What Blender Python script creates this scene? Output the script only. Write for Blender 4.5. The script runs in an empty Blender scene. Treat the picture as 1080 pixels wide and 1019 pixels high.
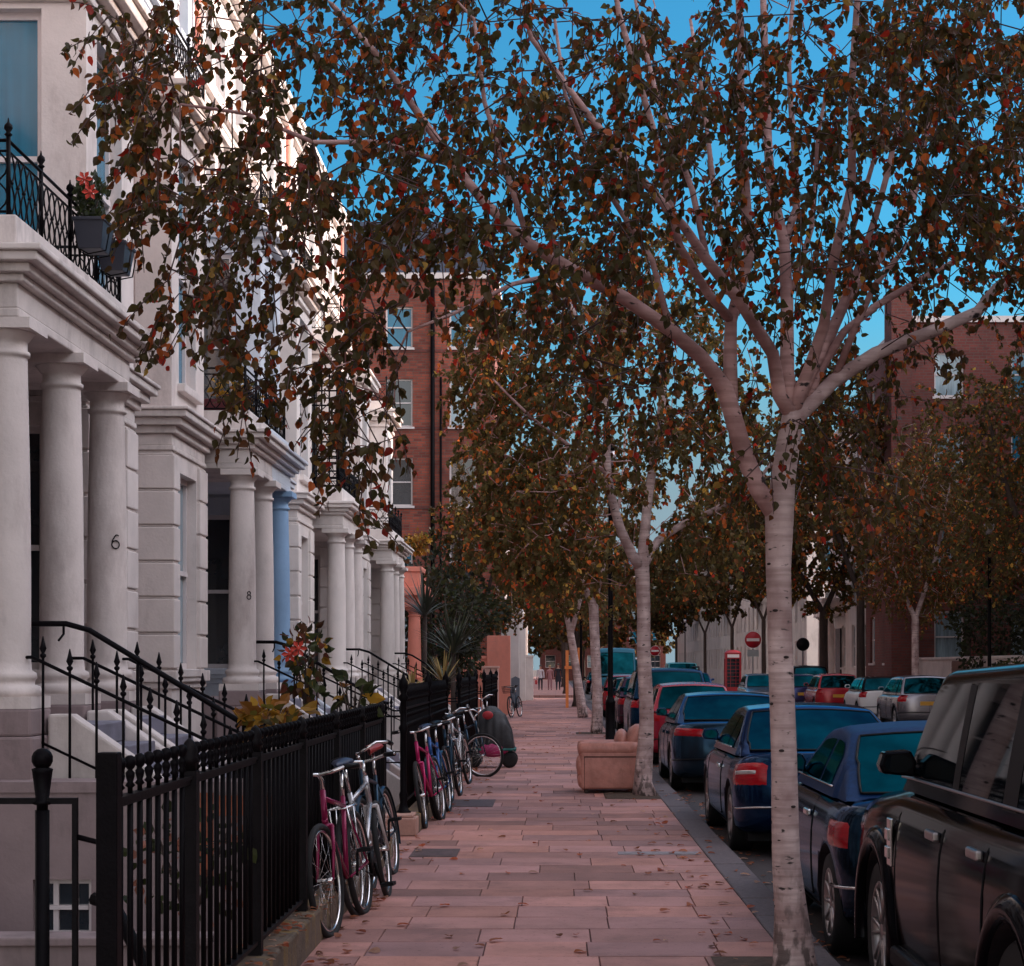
import bpy, bmesh, math, random
import numpy as np
from mathutils import Vector, Matrix
R = math.radians
rnd = random.Random(7)
nr = np.random.default_rng(5)
sc = bpy.context.scene
col = sc.collection
F, CX, CY, EYE = 1950.0, 586.0, 703.0, 1.65      # focal length in photo pixels, vanishing point, eye height (survey of the photo)
def W(px, py, d):
    return ((px-CX)*d/F, d, EYE+(CY-py)*d/F)

# ------------------------------------------------------------------ materials
MATS = {}
def mat(name, c, rough=.6, metal=0., coat=0., var=.12, scale=3., bump=0., bscale=40., spec=.5, stretch=(1, 1, 1), dirt=None, dscale=1.2, damt=.5):
    m = bpy.data.materials.new(name); m.use_nodes = True
    nt = m.node_tree; N = nt.nodes; L = nt.links
    b = N['Principled BSDF']
    b.inputs['Roughness'].default_value = rough; b.inputs['Metallic'].default_value = metal
    b.inputs['Coat Weight'].default_value = coat; b.inputs['Coat Roughness'].default_value = .04
    b.inputs['Specular IOR Level'].default_value = spec
    tc = N.new('ShaderNodeTexCoord'); mp = N.new('ShaderNodeMapping'); mp.inputs['Scale'].default_value = stretch
    L.new(tc.outputs['Object'], mp.inputs['Vector'])
    nz = N.new('ShaderNodeTexNoise'); nz.inputs['Scale'].default_value = scale; nz.inputs['Detail'].default_value = 6
    nz.inputs['Roughness'].default_value = .62
    L.new(mp.outputs[0], nz.inputs['Vector'])
    cr = N.new('ShaderNodeValToRGB')
    cr.color_ramp.elements[0].position = .3; cr.color_ramp.elements[1].position = .7
    cr.color_ramp.elements[0].color = (*[x*(1-var) for x in c], 1); cr.color_ramp.elements[1].color = (*[min(1, x*(1+var)) for x in c], 1)
    L.new(nz.outputs['Fac'], cr.inputs['Fac'])
    out = cr.outputs['Color']
    if dirt:
        n2 = N.new('ShaderNodeTexNoise'); n2.inputs['Scale'].default_value = dscale; n2.inputs['Detail'].default_value = 8; n2.inputs['Roughness'].default_value = .7
        mp2 = N.new('ShaderNodeMapping'); mp2.inputs['Scale'].default_value = (1, 1, .35)
        L.new(tc.outputs['Object'], mp2.inputs['Vector']); L.new(mp2.outputs[0], n2.inputs['Vector'])
        r2 = N.new('ShaderNodeValToRGB'); r2.color_ramp.elements[0].position = .52; r2.color_ramp.elements[1].position = .75
        r2.color_ramp.elements[0].color = (0, 0, 0, 1); r2.color_ramp.elements[1].color = (damt, damt, damt, 1)
        L.new(n2.outputs['Fac'], r2.inputs['Fac'])
        mx = N.new('ShaderNodeMix'); mx.data_type = 'RGBA'; mx.inputs[7].default_value = (*dirt, 1)
        L.new(r2.outputs['Color'], mx.inputs[0]); L.new(out, mx.inputs[6]); out = mx.outputs[2]
    L.new(out, b.inputs['Base Color'])
    if bump:
        n3 = N.new('ShaderNodeTexNoise'); n3.inputs['Scale'].default_value = bscale; n3.inputs['Detail'].default_value = 5
        L.new(mp.outputs[0], n3.inputs['Vector'])
        bp = N.new('ShaderNodeBump'); bp.inputs['Strength'].default_value = bump; bp.inputs['Distance'].default_value = .02
        L.new(n3.outputs['Fac'], bp.inputs['Height']); L.new(bp.outputs[0], b.inputs['Normal'])
    MATS[name] = m
    return m

def brick_mat(name, c1, c2, mortar, bw, bh, ms, plane='xy', rough=.8, off=.5, dirt=(.05, .03, .025), damt=.45, bump=.35, dsc=.8):
    """brick / slab pattern laid on real surfaces; plane picks which object axes carry the courses"""
    m = bpy.data.materials.new(name); m.use_nodes = True
    nt = m.node_tree; N = nt.nodes; L = nt.links; b = N['Principled BSDF']; b.inputs['Roughness'].default_value = rough
    tc = N.new('ShaderNodeTexCoord'); sx = N.new('ShaderNodeSeparateXYZ'); cb = N.new('ShaderNodeCombineXYZ')
    L.new(tc.outputs['Object'], sx.inputs[0])
    if plane == 'wall':
        ad = N.new('ShaderNodeMath'); ad.operation = 'ADD'; L.new(sx.outputs[0], ad.inputs[0]); L.new(sx.outputs[1], ad.inputs[1])
        L.new(ad.outputs[0], cb.inputs[0]); L.new(sx.outputs[2], cb.inputs[1])
    else:
        L.new(sx.outputs[0], cb.inputs[0]); L.new(sx.outputs[1], cb.inputs[1])
    br = N.new('ShaderNodeTexBrick'); br.offset = off; br.squash = .8; br.squash_frequency = 3
    br.inputs['Color1'].default_value = (*c1, 1); br.inputs['Color2'].default_value = (*c2, 1); br.inputs['Mortar'].default_value = (*mortar, 1)
    br.inputs['Scale'].default_value = 1; br.inputs['Mortar Size'].default_value = ms; br.inputs['Mortar Smooth'].default_value = .25
    br.inputs['Brick Width'].default_value = bw; br.inputs['Row Height'].default_value = bh; br.inputs['Bias'].default_value = -.1
    L.new(cb.outputs[0], br.inputs['Vector'])
    n2 = N.new('ShaderNodeTexNoise'); n2.inputs['Scale'].default_value = dsc; n2.inputs['Detail'].default_value = 9; n2.inputs['Roughness'].default_value = .7
    L.new(tc.outputs['Object'], n2.inputs['Vector'])
    r2 = N.new('ShaderNodeValToRGB'); r2.color_ramp.elements[0].position = .42; r2.color_ramp.elements[1].position = .72
    r2.color_ramp.elements[0].color = (0, 0, 0, 1); r2.color_ramp.elements[1].color = (damt, damt, damt, 1)
    L.new(n2.outputs['Fac'], r2.inputs['Fac'])
    mx = N.new('ShaderNodeMix'); mx.data_type = 'RGBA'; mx.inputs[7].default_value = (*dirt, 1)
    L.new(r2.outputs['Color'], mx.inputs[0]); L.new(br.outputs['Color'], mx.inputs[6])
    n4 = N.new('ShaderNodeTexNoise'); n4.inputs['Scale'].default_value = 55; n4.inputs['Detail'].default_value = 4
    L.new(tc.outputs['Object'], n4.inputs['Vector'])
    m4 = N.new('ShaderNodeMapRange'); m4.inputs['From Min'].default_value = .3; m4.inputs['From Max'].default_value = .7
    m4.inputs['To Min'].default_value = .8; m4.inputs['To Max'].default_value = 1.15
    L.new(n4.outputs['Fac'], m4.inputs[0])
    mu = N.new('ShaderNodeMix'); mu.data_type = 'RGBA'; mu.blend_type = 'MULTIPLY'; mu.inputs[0].default_value = 1
    L.new(mx.outputs[2], mu.inputs[6]); L.new(m4.outputs[0], mu.inputs[7])
    L.new(mu.outputs[2], b.inputs['Base Color'])
    bp = N.new('ShaderNodeBump'); bp.inputs['Strength'].default_value = bump; bp.inputs['Distance'].default_value = .01
    iv = N.new('ShaderNodeMath'); iv.operation = 'MULTIPLY_ADD'; iv.inputs[1].default_value = -1.0
    L.new(br.outputs['Fac'], iv.inputs[0]); L.new(n4.outputs['Fac'], iv.inputs[2])
    L.new(iv.outputs[0], bp.inputs['Height']); L.new(bp.outputs[0], b.inputs['Normal'])
    MATS[name] = m
    return m

def leaf_mat(name, trans=.55):
    m = bpy.data.materials.new(name); m.use_nodes = True
    nt = m.node_tree; N = nt.nodes; L = nt.links; b = N['Principled BSDF']
    at = N.new('ShaderNodeAttribute'); at.attribute_name = 'leafcol'
    L.new(at.outputs['Color'], b.inputs['Base Color']); b.inputs['Roughness'].default_value = .5; b.inputs['Specular IOR Level'].default_value = .3
    tr = N.new('ShaderNodeBsdfTranslucent'); L.new(at.outputs['Color'], tr.inputs['Color'])
    ms = N.new('ShaderNodeMixShader'); ms.inputs[0].default_value = trans
    L.new(b.outputs[0], ms.inputs[1]); L.new(tr.outputs[0], ms.inputs[2]); L.new(ms.outputs[0], N['Material Output'].inputs['Surface'])
    MATS[name] = m
    return m

def birch_mat(name, c, dark=(.03, .02, .02), zs=9.):
    m = bpy.data.materials.new(name); m.use_nodes = True
    nt = m.node_tree; N = nt.nodes; L = nt.links; b = N['Principled BSDF']; b.inputs['Roughness'].default_value = .75
    tc = N.new('ShaderNodeTexCoord')
    def noise(scale, st, det=4):
        mp = N.new('ShaderNodeMapping'); mp.inputs['Scale'].default_value = st; L.new(tc.outputs['Object'], mp.inputs['Vector'])
        n = N.new('ShaderNodeTexNoise'); n.inputs['Scale'].default_value = scale; n.inputs['Detail'].default_value = det; L.new(mp.outputs[0], n.inputs['Vector'])
        return n.outputs['Fac']
    def ramp(src, p0, p1, c0, c1):
        r = N.new('ShaderNodeValToRGB'); r.color_ramp.elements[0].position = p0; r.color_ramp.elements[1].position = p1
        r.color_ramp.elements[0].color = (*c0, 1); r.color_ramp.elements[1].color = (*c1, 1); L.new(src, r.inputs['Fac']); return r.outputs['Color']
    base = ramp(noise(5, (1, 1, .8), 8), .34, .66, [c[0]*.62, c[1]*.52, c[2]*.52], [min(1, x*1.28) for x in c])
    bands = ramp(noise(3., (.5, .5, zs), 3), .45, .62, (0, 0, 0), (.5, .5, .5))
    mx = N.new('ShaderNodeMix'); mx.data_type = 'RGBA'; mx.inputs[7].default_value = (c[0]*.45, c[1]*.36, c[2]*.34, 1)
    L.new(bands, mx.inputs[0]); L.new(base, mx.inputs[6])
    marks = ramp(noise(13., (1, 1, 2.2), 3), .635, .70, (0, 0, 0), (1, 1, 1))
    m2 = N.new('ShaderNodeMix'); m2.data_type = 'RGBA'; m2.inputs[7].default_value = (*dark, 1)
    L.new(marks, m2.inputs[0]); L.new(mx.outputs[2], m2.inputs[6])
    # rough dark fissures near the foot of the trunk
    sz = N.new('ShaderNodeSeparateXYZ'); L.new(tc.outputs['Object'], sz.inputs[0])
    mz = N.new('ShaderNodeMapRange'); mz.inputs['From Min'].default_value = .05; mz.inputs['From Max'].default_value = .75; mz.inputs['To Min'].default_value = 1; mz.inputs['To Max'].default_value = 0; L.new(sz.outputs[2], mz.inputs[0])
    fs = ramp(noise(17., (1, 1, .55), 5), .47, .58, (0, 0, 0), (.9, .9, .9))
    mm = N.new('ShaderNodeMath'); mm.operation = 'MULTIPLY'; L.new(fs, mm.inputs[0]); L.new(mz.outputs[0], mm.inputs[1])
    m3 = N.new('ShaderNodeMix'); m3.data_type = 'RGBA'; m3.inputs[7].default_value = (.06, .04, .035, 1)
    L.new(mm.outputs[0], m3.inputs[0]); L.new(m2.outputs[2], m3.inputs[6]); m2 = m3
    L.new(m2.outputs[2], b.inputs['Base Color'])
    bp = N.new('ShaderNodeBump'); bp.inputs['Strength'].default_value = .5; bp.inputs['Distance'].default_value = .01
    L.new(noise(14., (.6, .6, 4), 5), bp.inputs['Height']); L.new(bp.outputs[0], b.inputs['Normal'])
    MATS[name] = m
    return m

ST_DIRT = (.16, .10, .09)
stucco = mat('stucco_cream', (.61, .535, .505), .75, var=.12, scale=1.4, bump=.2, bscale=30, dirt=ST_DIRT, damt=.6)
stucco_w = mat('stucco_white', (.71, .64, .60), .7, var=.1, scale=1.2, bump=.12, bscale=30, dirt=ST_DIRT, damt=.4)
stucco_b = mat('stucco_blue', (.52, .55, .60), .7, var=.08, scale=1.4, bump=.1, bscale=30, dirt=(.1, .1, .12), damt=.3)
stucco_bd = mat('stucco_deep_blue', (.22, .36, .54), .7, var=.1, scale=1.4, bump=.1, bscale=30, dirt=(.1, .1, .12), damt=.3)
stucco_p = mat('stucco_salmon', (.72, .25, .18), .75, var=.1, scale=1.4, bump=.1, bscale=30, dirt=ST_DIRT, damt=.3)
trim = mat('stucco_trim', (.59, .52, .49), .7, var=.14, scale=2.5, bump=.12, bscale=50, dirt=(.1, .06, .055), dscale=2.5, damt=.6)
basew = mat('painted_base_wall', (.25, .185, .185), .8, var=.15, scale=2, bump=.2, bscale=25, dirt=(.06, .045, .04), damt=.8)
rust = mat('rust_stain', (.30, .09, .045), .9, var=.3, scale=8)
step_m = mat('slate_step', (.16, .15, .19), .7, var=.2, scale=4, bump=.15)
iron = mat('black_iron', (.0035, .0025, .0035), .5, var=.3, scale=12, bump=.1, bscale=90, spec=.07)
iron_b = mat('black_iron_worn', (.0055, .004, .005), .55, var=.4, scale=12, bump=.12, bscale=80, spec=.12)
frame_w = mat('white_window_frame', (.62, .55, .54), .5, var=.06)
frame_d = mat('dark_window_frame', (.03, .025, .03), .4, var=.1)
glass = mat('window_glass', (.018, .026, .034), .04, var=.4, scale=.8, spec=.9)
glass_t = mat('teal_blind_glass', (.01, .145, .24), .12, var=.18, scale=9, stretch=(1, 1, .05), spec=.6)
glass_l = mat('pale_curtain_glass', (.22, .30, .34), .1, var=.5, scale=5, stretch=(1, 1, .1), spec=.7)
door_m = mat('dark_door_paint', (.02, .015, .018), .3, var=.1, coat=.3)
slabs = brick_mat('pavement_slabs', (.46, .225, .19), (.30, .145, .125), (.09, .042, .038), .92, .55, .011, dirt=(.13, .065, .055), damt=.6, rough=.75)
slab_c = mat('worn_slab', (.4, .2, .18), .72, var=.16, scale=2.2, bump=.3, bscale=70, dirt=(.11, .055, .05), dscale=1.6, damt=.75)
def _slab():
    nt = slab_c.node_tree; N = nt.nodes; L = nt.links; b = N['Principled BSDF']; src = b.inputs['Base Color'].links[0].from_socket
    at = N.new('ShaderNodeAttribute'); at.attribute_name = 'slabcol'
    sp = [n for n in N if n.type == 'TEX_NOISE']
    for r in [n for n in N if n.type == 'VALTORGB'][:1]:
        r.color_ramp.elements[0].color = (.80, .78, .77, 1); r.color_ramp.elements[1].color = (1.16, 1.16, 1.18, 1)
        mu = N.new('ShaderNodeMix'); mu.data_type = 'RGBA'; mu.blend_type = 'MULTIPLY'; mu.inputs[0].default_value = 1
        mx = src.node; L.new(r.outputs['Color'], mu.inputs[6]); L.new(at.outputs['Color'], mu.inputs[7])
        # small dark spots of grime and gum
        n5 = N.new('ShaderNodeTexNoise'); n5.inputs['Scale'].default_value = 26; n5.inputs['Detail'].default_value = 3; L.new(N['Texture Coordinate'].outputs['Object'], n5.inputs['Vector'])
        r5 = N.new('ShaderNodeValToRGB'); r5.color_ramp.elements[0].position = .62; r5.color_ramp.elements[1].position = .74; r5.color_ramp.elements[0].color = (1, 1, 1, 1); r5.color_ramp.elements[1].color = (.55, .5, .5, 1); L.new(n5.outputs['Fac'], r5.inputs['Fac'])
        m5 = N.new('ShaderNodeMix'); m5.data_type = 'RGBA'; m5.blend_type = 'MULTIPLY'; m5.inputs[0].default_value = 1; L.new(mu.outputs[2], m5.inputs[6]); L.new(r5.outputs['Color'], m5.inputs[7])
        L.new(m5.outputs[2], mx.inputs[6])
_slab()
earth_j = mat('slab_joint', (.10, .05, .045), .95, var=.4, scale=12)
kerb_m = mat('granite_kerb', (.105, .082, .088), .8, var=.35, scale=30, bump=.25, bscale=70, dirt=(.04, .03, .03), damt=.6)
asphalt = mat('asphalt', (.032, .024, .026), .8, var=.35, scale=40, bump=.3, bscale=120)
earth = mat('bare_earth', (.06, .035, .022), .95, var=.4, scale=10, bump=.5)
moss = mat('mossy_plinth', (.12, .085, .06), .9, var=.3, scale=6, bump=.3, dirt=(.30, .17, .02), dscale=6, damt=.9)
ground_m = mat('far_ground', (.10, .075, .065), .95, var=.2, scale=.3)
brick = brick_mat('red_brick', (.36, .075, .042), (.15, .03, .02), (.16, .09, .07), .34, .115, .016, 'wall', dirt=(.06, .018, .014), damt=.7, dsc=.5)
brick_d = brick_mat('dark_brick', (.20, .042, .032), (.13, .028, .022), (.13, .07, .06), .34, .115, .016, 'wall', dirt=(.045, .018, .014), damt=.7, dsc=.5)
slate = mat('roof_slate', (.035, .045, .07), .6, var=.2, scale=4)
birch = birch_mat('birch_bark', (.54, .41, .39))
birch_l = birch_mat('birch_limb_bark', (.50, .31, .29))
twig_m = mat('twig_bark', (.07, .035, .032), .8, var=.2)
bark = mat('dark_bark', (.05, .032, .026), .9, var=.4, scale=8, stretch=(1, 1, .25), bump=.6, bscale=20)
leafm = leaf_mat('autumn_leaf')
rubber = mat('rubber', (.006, .005, .006), .8, var=.2)
alloy = mat('alloy', (.42, .38, .38), .3, metal=.9, var=.1)
chrome = mat('chrome', (.7, .68, .68), .15, metal=1, var=.05)
plastic = mat('black_plastic', (.005, .0045, .006), .5, var=.1, spec=.2)
carglass = mat('car_glass', (.0025, .034, .044), .06, metal=.97, var=.6, scale=1.6, spec=.2); carglass.node_tree.nodes['Principled BSDF'].inputs['Specular Tint'].default_value = (.05, .5, .6, 1)  # teal tint stands in for the blue sky mirrored in the glass
redlens = mat('red_lens', (.34, .004, .010), .15, coat=.25, spec=.3, var=.25, scale=30, stretch=(.2, .2, 3))
clear = mat('clear_lens', (.55, .5, .5), .1, metal=.6, coat=1., var=.3, scale=20)
yplate = mat('yellow_plate', (.55, .26, .02), .4, var=.05)
wplate = mat('white_plate', (.65, .62, .6), .4, var=.05)
leather = mat('tan_leather', (.46, .19, .145), .5, var=.22, scale=5, bump=.7, bscale=9, dirt=(.16, .07, .05), dscale=4, damt=.7)
def paint(n, c, metal=.35, rough=.25):
    if n not in MATS:
        b = mat(n, c, rough, metal=metal, coat=.05, var=.06, scale=2, spec=.7 if max(c) < .15 else .4).node_tree.nodes['Principled BSDF']
        if max(c) < .15: b.inputs['Specular Tint'].default_value = (.12, .55, 1, 1)  # blue tint on dark paint stands in for reflected sky
    return MATS[n]

# ------------------------------------------------------------------ mesh builder
class MB:
    def __init__(s): s.v = []; s.f = []; s.m = []; s.s = []
    def add(s, vs, fs, m=0, smooth=False):
        o = len(s.v); s.v += [tuple(map(float, v)) for v in vs]
        for f in fs: s.f.append(tuple(i+o for i in f)); s.m.append(m); s.s.append(smooth)
        return s
    def box(s, x0, x1, y0, y1, z0, z1, m=0):
        return s.add([(x0, y0, z0), (x1, y0, z0), (x1, y1, z0), (x0, y1, z0), (x0, y0, z1), (x1, y0, z1), (x1, y1, z1), (x0, y1, z1)],
                     [(0, 3, 2, 1), (4, 5, 6, 7), (0, 1, 5, 4), (1, 2, 6, 5), (2, 3, 7, 6), (3, 0, 4, 7)], m)
    def tube(s, pts, r, n=8, m=0, cap=True, closed=False):
        P = [Vector(p) for p in pts]; k = len(P)
        rs = [r]*k if not hasattr(r, '__len__') else r
        vs = []; up = None
        for i in range(k):
            a = P[(i-1) % k] if (i > 0 or closed) else P[i]; b = P[(i+1) % k] if (i < k-1 or closed) else P[i]
            t = (b-a)
            t = t.normalized() if t.length > 1e-9 else Vector((0, 0, 1))
            if up is None:
                up = Vector((0, 0, 1)) if abs(t.z) < .9 else Vector((1, 0, 0))
            u = up - t*up.dot(t)
            if u.length < 1e-6: u = t.orthogonal()
            u.normalize(); up = u; w = t.cross(u)
            for j in range(n):
                a_ = 2*math.pi*j/n
                vs.append(P[i]+(u*math.cos(a_)+w*math.sin(a_))*rs[i])
        fs = []
        for i in range(k if closed else k-1):
            i2 = (i+1) % k
            for j in range(n): fs.append((i*n+j, i*n+(j+1) % n, i2*n+(j+1) % n, i2*n+j))
        if cap and not closed: fs += [tuple(range(n))[::-1], tuple((k-1)*n+j for j in range(n))]
        return s.add(vs, fs, m, True)
    def lathe(s, prof, c=(0, 0, 0), n=16, m=0, axis='z', cap=True):
        vs = []
        for r, h in prof:
            for j in range(n):
                a = 2*math.pi*j/n; p = (r*math.cos(a), r*math.sin(a), h)
                if axis == 'x': p = (p[2], p[0], p[1])
                if axis == 'y': p = (p[0], p[2], p[1])
                vs.append((c[0]+p[0], c[1]+p[1], c[2]+p[2]))
        fs = [(i*n+j, i*n+(j+1) % n, (i+1)*n+(j+1) % n, (i+1)*n+j) for i in range(len(prof)-1) for j in range(n)]
        if cap: fs += [tuple(range(n))[::-1], tuple((len(prof)-1)*n+j for j in range(n))]
        return s.add(vs, fs, m, True)
    def grid(s, P, m=0, smooth=True, closed=False):
        k = len(P[0]); vs = [p for row in P for p in row]
        fs = []
        for i in range(len(P)-1):
            for j in range(k if closed else k-1):
                fs.append((i*k+j, i*k+(j+1) % k, (i+1)*k+(j+1) % k, (i+1)*k+j))
        return s.add(vs, fs, m, smooth)
    def prism(s, poly, a0, a1, axis='y', m=0):
        def q(p, a): return {'y': (p[0], a, p[1]), 'x': (a, p[0], p[1]), 'z': (p[0], p[1], a)}[axis]
        k = len(poly)
        return s.add([q(p, a0) for p in poly]+[q(p, a1) for p in poly],
                     [tuple(range(k))[::-1], tuple(range(k, 2*k))]+[(i, (i+1) % k, k+(i+1) % k, k+i) for i in range(k)], m)
    def ell(s, c, rx, ry, rz, n=12, m=0):
        k = max(5, n//2+1)
        return s.grid([[(c[0]+rx*math.sin(math.pi*i/k)*math.cos(2*math.pi*j/n), c[1]+ry*math.sin(math.pi*i/k)*math.sin(2*math.pi*j/n), c[2]+rz*math.cos(math.pi*i/k)) for j in range(n)] for i in range(k+1)], m, True, True)
    def build(s, name, mats, par=None, world=False, bev=0., recalc=True, loc=None, rot=None, sub=0):
        me = bpy.data.meshes.new(name); me.from_pydata(s.v, [], s.f)
        if not isinstance(mats, (list, tuple)): mats = [mats]
        for m in mats: me.materials.append(m)
        me.polygons.foreach_set('material_index', s.m); me.polygons.foreach_set('use_smooth', s.s)
        if recalc:
            bm = bmesh.new(); bm.from_mesh(me); bmesh.ops.remove_doubles(bm, verts=bm.verts, dist=1e-6)
            bmesh.ops.recalc_face_normals(bm, faces=bm.faces); bm.to_mesh(me); bm.free()
        me.update()
        o = bpy.data.objects.new(name, me); col.objects.link(o)
        attach(o, par, world)
        if bev:
            b = o.modifiers.new('bevel', 'BEVEL'); b.width = bev; b.segments = 2; b.limit_method = 'ANGLE'; b.angle_limit = R(50)
        if sub:
            b = o.modifiers.new('sub', 'SUBSURF'); b.levels = sub; b.render_levels = sub
        if loc is not None: o.location = loc
        if rot is not None: o.rotation_euler = rot
        return o
def attach(o, par, world=False):
    if par is not None:
        o.parent = par
        if world and par.parent is None and par.type == 'EMPTY':
            o.matrix_parent_inverse = Matrix.Translation(-par.location)
def thing(name, label, cat, loc=(0, 0, 0), rz=0, group=None, rot=None):
    o = bpy.data.objects.new(name, None); col.objects.link(o); o.empty_display_size = .2
    o.location = loc; o.rotation_euler = rot if rot else (0, 0, rz); tag(o, label, cat, group)
    return o
def tag(o, label, cat, group=None):
    o['label'] = label; o['category'] = cat
    if group: o['group'] = group
    return o
def struct(o): o['kind'] = 'structure'; return o
def dup(root, loc, rz=None, label=None):
    def cp(o, par):
        c = o.copy(); col.objects.link(c)
        if par is not None: c.parent = par
        for ch in o.children: cp(ch, c)
        return c
    r = cp(root, None); r.location = loc
    if rz is not None: r.rotation_euler = (0, 0, rz)
    if label: r['label'] = label
    return r

# wall frames: u along the wall, z up, n outwards
def FM(face, pl):
    return {'E': lambda u, z, n: (pl+n, u, z), 'W': lambda u, z, n: (pl-n, u, z),
            'S': lambda u, z, n: (u, pl-n, z), 'N': lambda u, z, n: (u, pl+n, z)}[face]
def fbox(mb, fm, u0, u1, z0, z1, n0, n1, m=0):
    a = fm(u0, z0, n0); b = fm(u1, z1, n1)
    return mb.box(min(a[0], b[0]), max(a[0], b[0]), min(a[1], b[1]), max(a[1], b[1]), min(a[2], b[2]), max(a[2], b[2]), m)
def wall(mb, fm, u0, u1, z0, z1, ops=(), depth=.16, m=0):
    us = sorted(set([u0, u1]+[x for o in ops for x in o[:2]])); zs = sorted(set([z0, z1]+[x for o in ops for x in o[2:4]]))
    for i in range(len(us)-1):
        for j in range(len(zs)-1):
            cu, cz = (us[i]+us[i+1])/2, (zs[j]+zs[j+1])/2
            if any(o[0] < cu < o[1] and o[2] < cz < o[3] for o in ops): continue
            mb.add([fm(us[i], zs[j], 0), fm(us[i+1], zs[j], 0), fm(us[i+1], zs[j+1], 0), fm(us[i], zs[j+1], 0)], [(0, 1, 2, 3)], m)
    for a, b, c, d in [o[:4] for o in ops]:
        for p, q in (((a, c), (b, c)), ((b, c), (b, d)), ((b, d), (a, d)), ((a, d), (a, c))):
            mb.add([fm(p[0], p[1], 0), fm(q[0], q[1], 0), fm(q[0], q[1], -depth), fm(p[0], p[1], -depth)], [(0, 1, 2, 3)], m)
def window(par, fm, u0, u1, z0, z1, depth=.16, pm=None, fr=None, fw=.07, nx=1, nz=2, sill=True, sm=None, small=False):
    fr = fr or frame_w; mb = MB(); a, b = -depth-.02, -depth+.05
    fbox(mb, fm, u0, u0+fw, z0, z1, a, b); fbox(mb, fm, u1-fw, u1, z0, z1, a, b)
    fbox(mb, fm, u0+fw, u1-fw, z0, z0+fw, a, b); fbox(mb, fm, u0+fw, u1-fw, z1-fw, z1, a, b)
    zm = (z0+z1)/2
    if nz >= 2: fbox(mb, fm, u0+fw, u1-fw, zm-fw*.4, zm+fw*.4, a, b+.02)
    for i in range(1, nx):
        uu = u0+(u1-u0)*i/nx; fbox(mb, fm, uu-.02, uu+.02, z0+fw, z1-fw, a+.01, b-.01)
    o = mb.build('window', fr, par, True)
    p = MB(); uu0, uu1, zz0, zz1 = u0+fw*.6, u1-fw*.6, z0+fw*.6, z1-fw*.6
    p.add([fm(uu0, zz0, a+.03), fm(uu1, zz0, a+.03), fm(uu1, zz1, a+.03), fm(uu0, zz1, a+.03)], [(0, 1, 2, 3)])
    p.build('pane', pm or glass, o)
    if sill:
        q = MB(); fbox(q, fm, u0-.08, u1+.08, z0-.10, z0-.002, -depth, .09); q.build('sill', sm or trim, o, bev=.01)
    return o
def moulding(mb, x_out, y0, y1, x_in, prof, ends=True, m=0):
    """stepped cornice on three sides: prof is [(z0,z1,projection)]"""
    for z0, z1, p in prof: mb.box(x_in, x_out+p, y0-p*ends, y1+p*ends, z0, z1, m)

def spear(mb, x, y, z0, z1, r=.011, head=True, m=0):
    mb.tube([(x, y, z0), (x, y, z1)], r, 6, m)
    if head: mb.lathe([(r, 0), (.024, .015), (.024, .03), (r, .04), (.028, .075), (.02, .10), (.004, .17)], (x, y, z1), 8, m)
def ball_bar(mb, x, y, z0, zr, z1, r=.017, m=0):
    mb.tube([(x, y, z0), (x, y, zr)], r, 6, m)
    mb.lathe([(r*.8, 0), (r*.8, .02), (r*1.6, .028), (r*.9, .04), (r*1.4, z1-zr-.075), (r*1.5, z1-zr-.062), (r*.7, z1-zr-.052), (max(.017, r), z1-zr-.042), (max(.0225, r*1.3), z1-zr-.022), (max(.017, r), z1-zr-.006), (.006, z1-zr)], (x, y, zr), 10, m)

# ------------------------------------------------------------------ setting: ground, road, pavements
g = MB()
BIG = 900
for x0, x1, y0, y1 in ((-BIG, -6.3, -60, BIG), (-6.3, -1.66, -60, 2.5), (-6.3, -1.66, 52.5, BIG), (-1.66, BIG, -60, BIG)):
    g.add([(x0, y0, -.14), (x1, y0, -.14), (x1, y1, -.14), (x0, y1, -.14)], [(0, 1, 2, 3)])
struct(g.build('ground', ground_m))
g = MB(); g.add([(1.5, -60, -.13), (11.6, -60, -.13), (11.6, 420, -.13), (1.5, 420, -.13)], [(0, 1, 2, 3)])
g.add([(-60, 97.5, -.134), (1.5, 97.5, -.134), (1.5, 106, -.134), (-60, 106, -.134)], [(0, 1, 2, 3)])
g.add([(11.6, 99, -.134), (90, 99, -.134), (90, 106.5, -.134), (11.6, 106.5, -.134)], [(0, 1, 2, 3)])
struct(g.build('road', asphalt))
g = MB(); g.box(-1.66, 1.318, -20, 97.2, -.13, -.012, 1); cols = [(.1, .05, .045)]*8
y = -20.+.12
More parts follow.
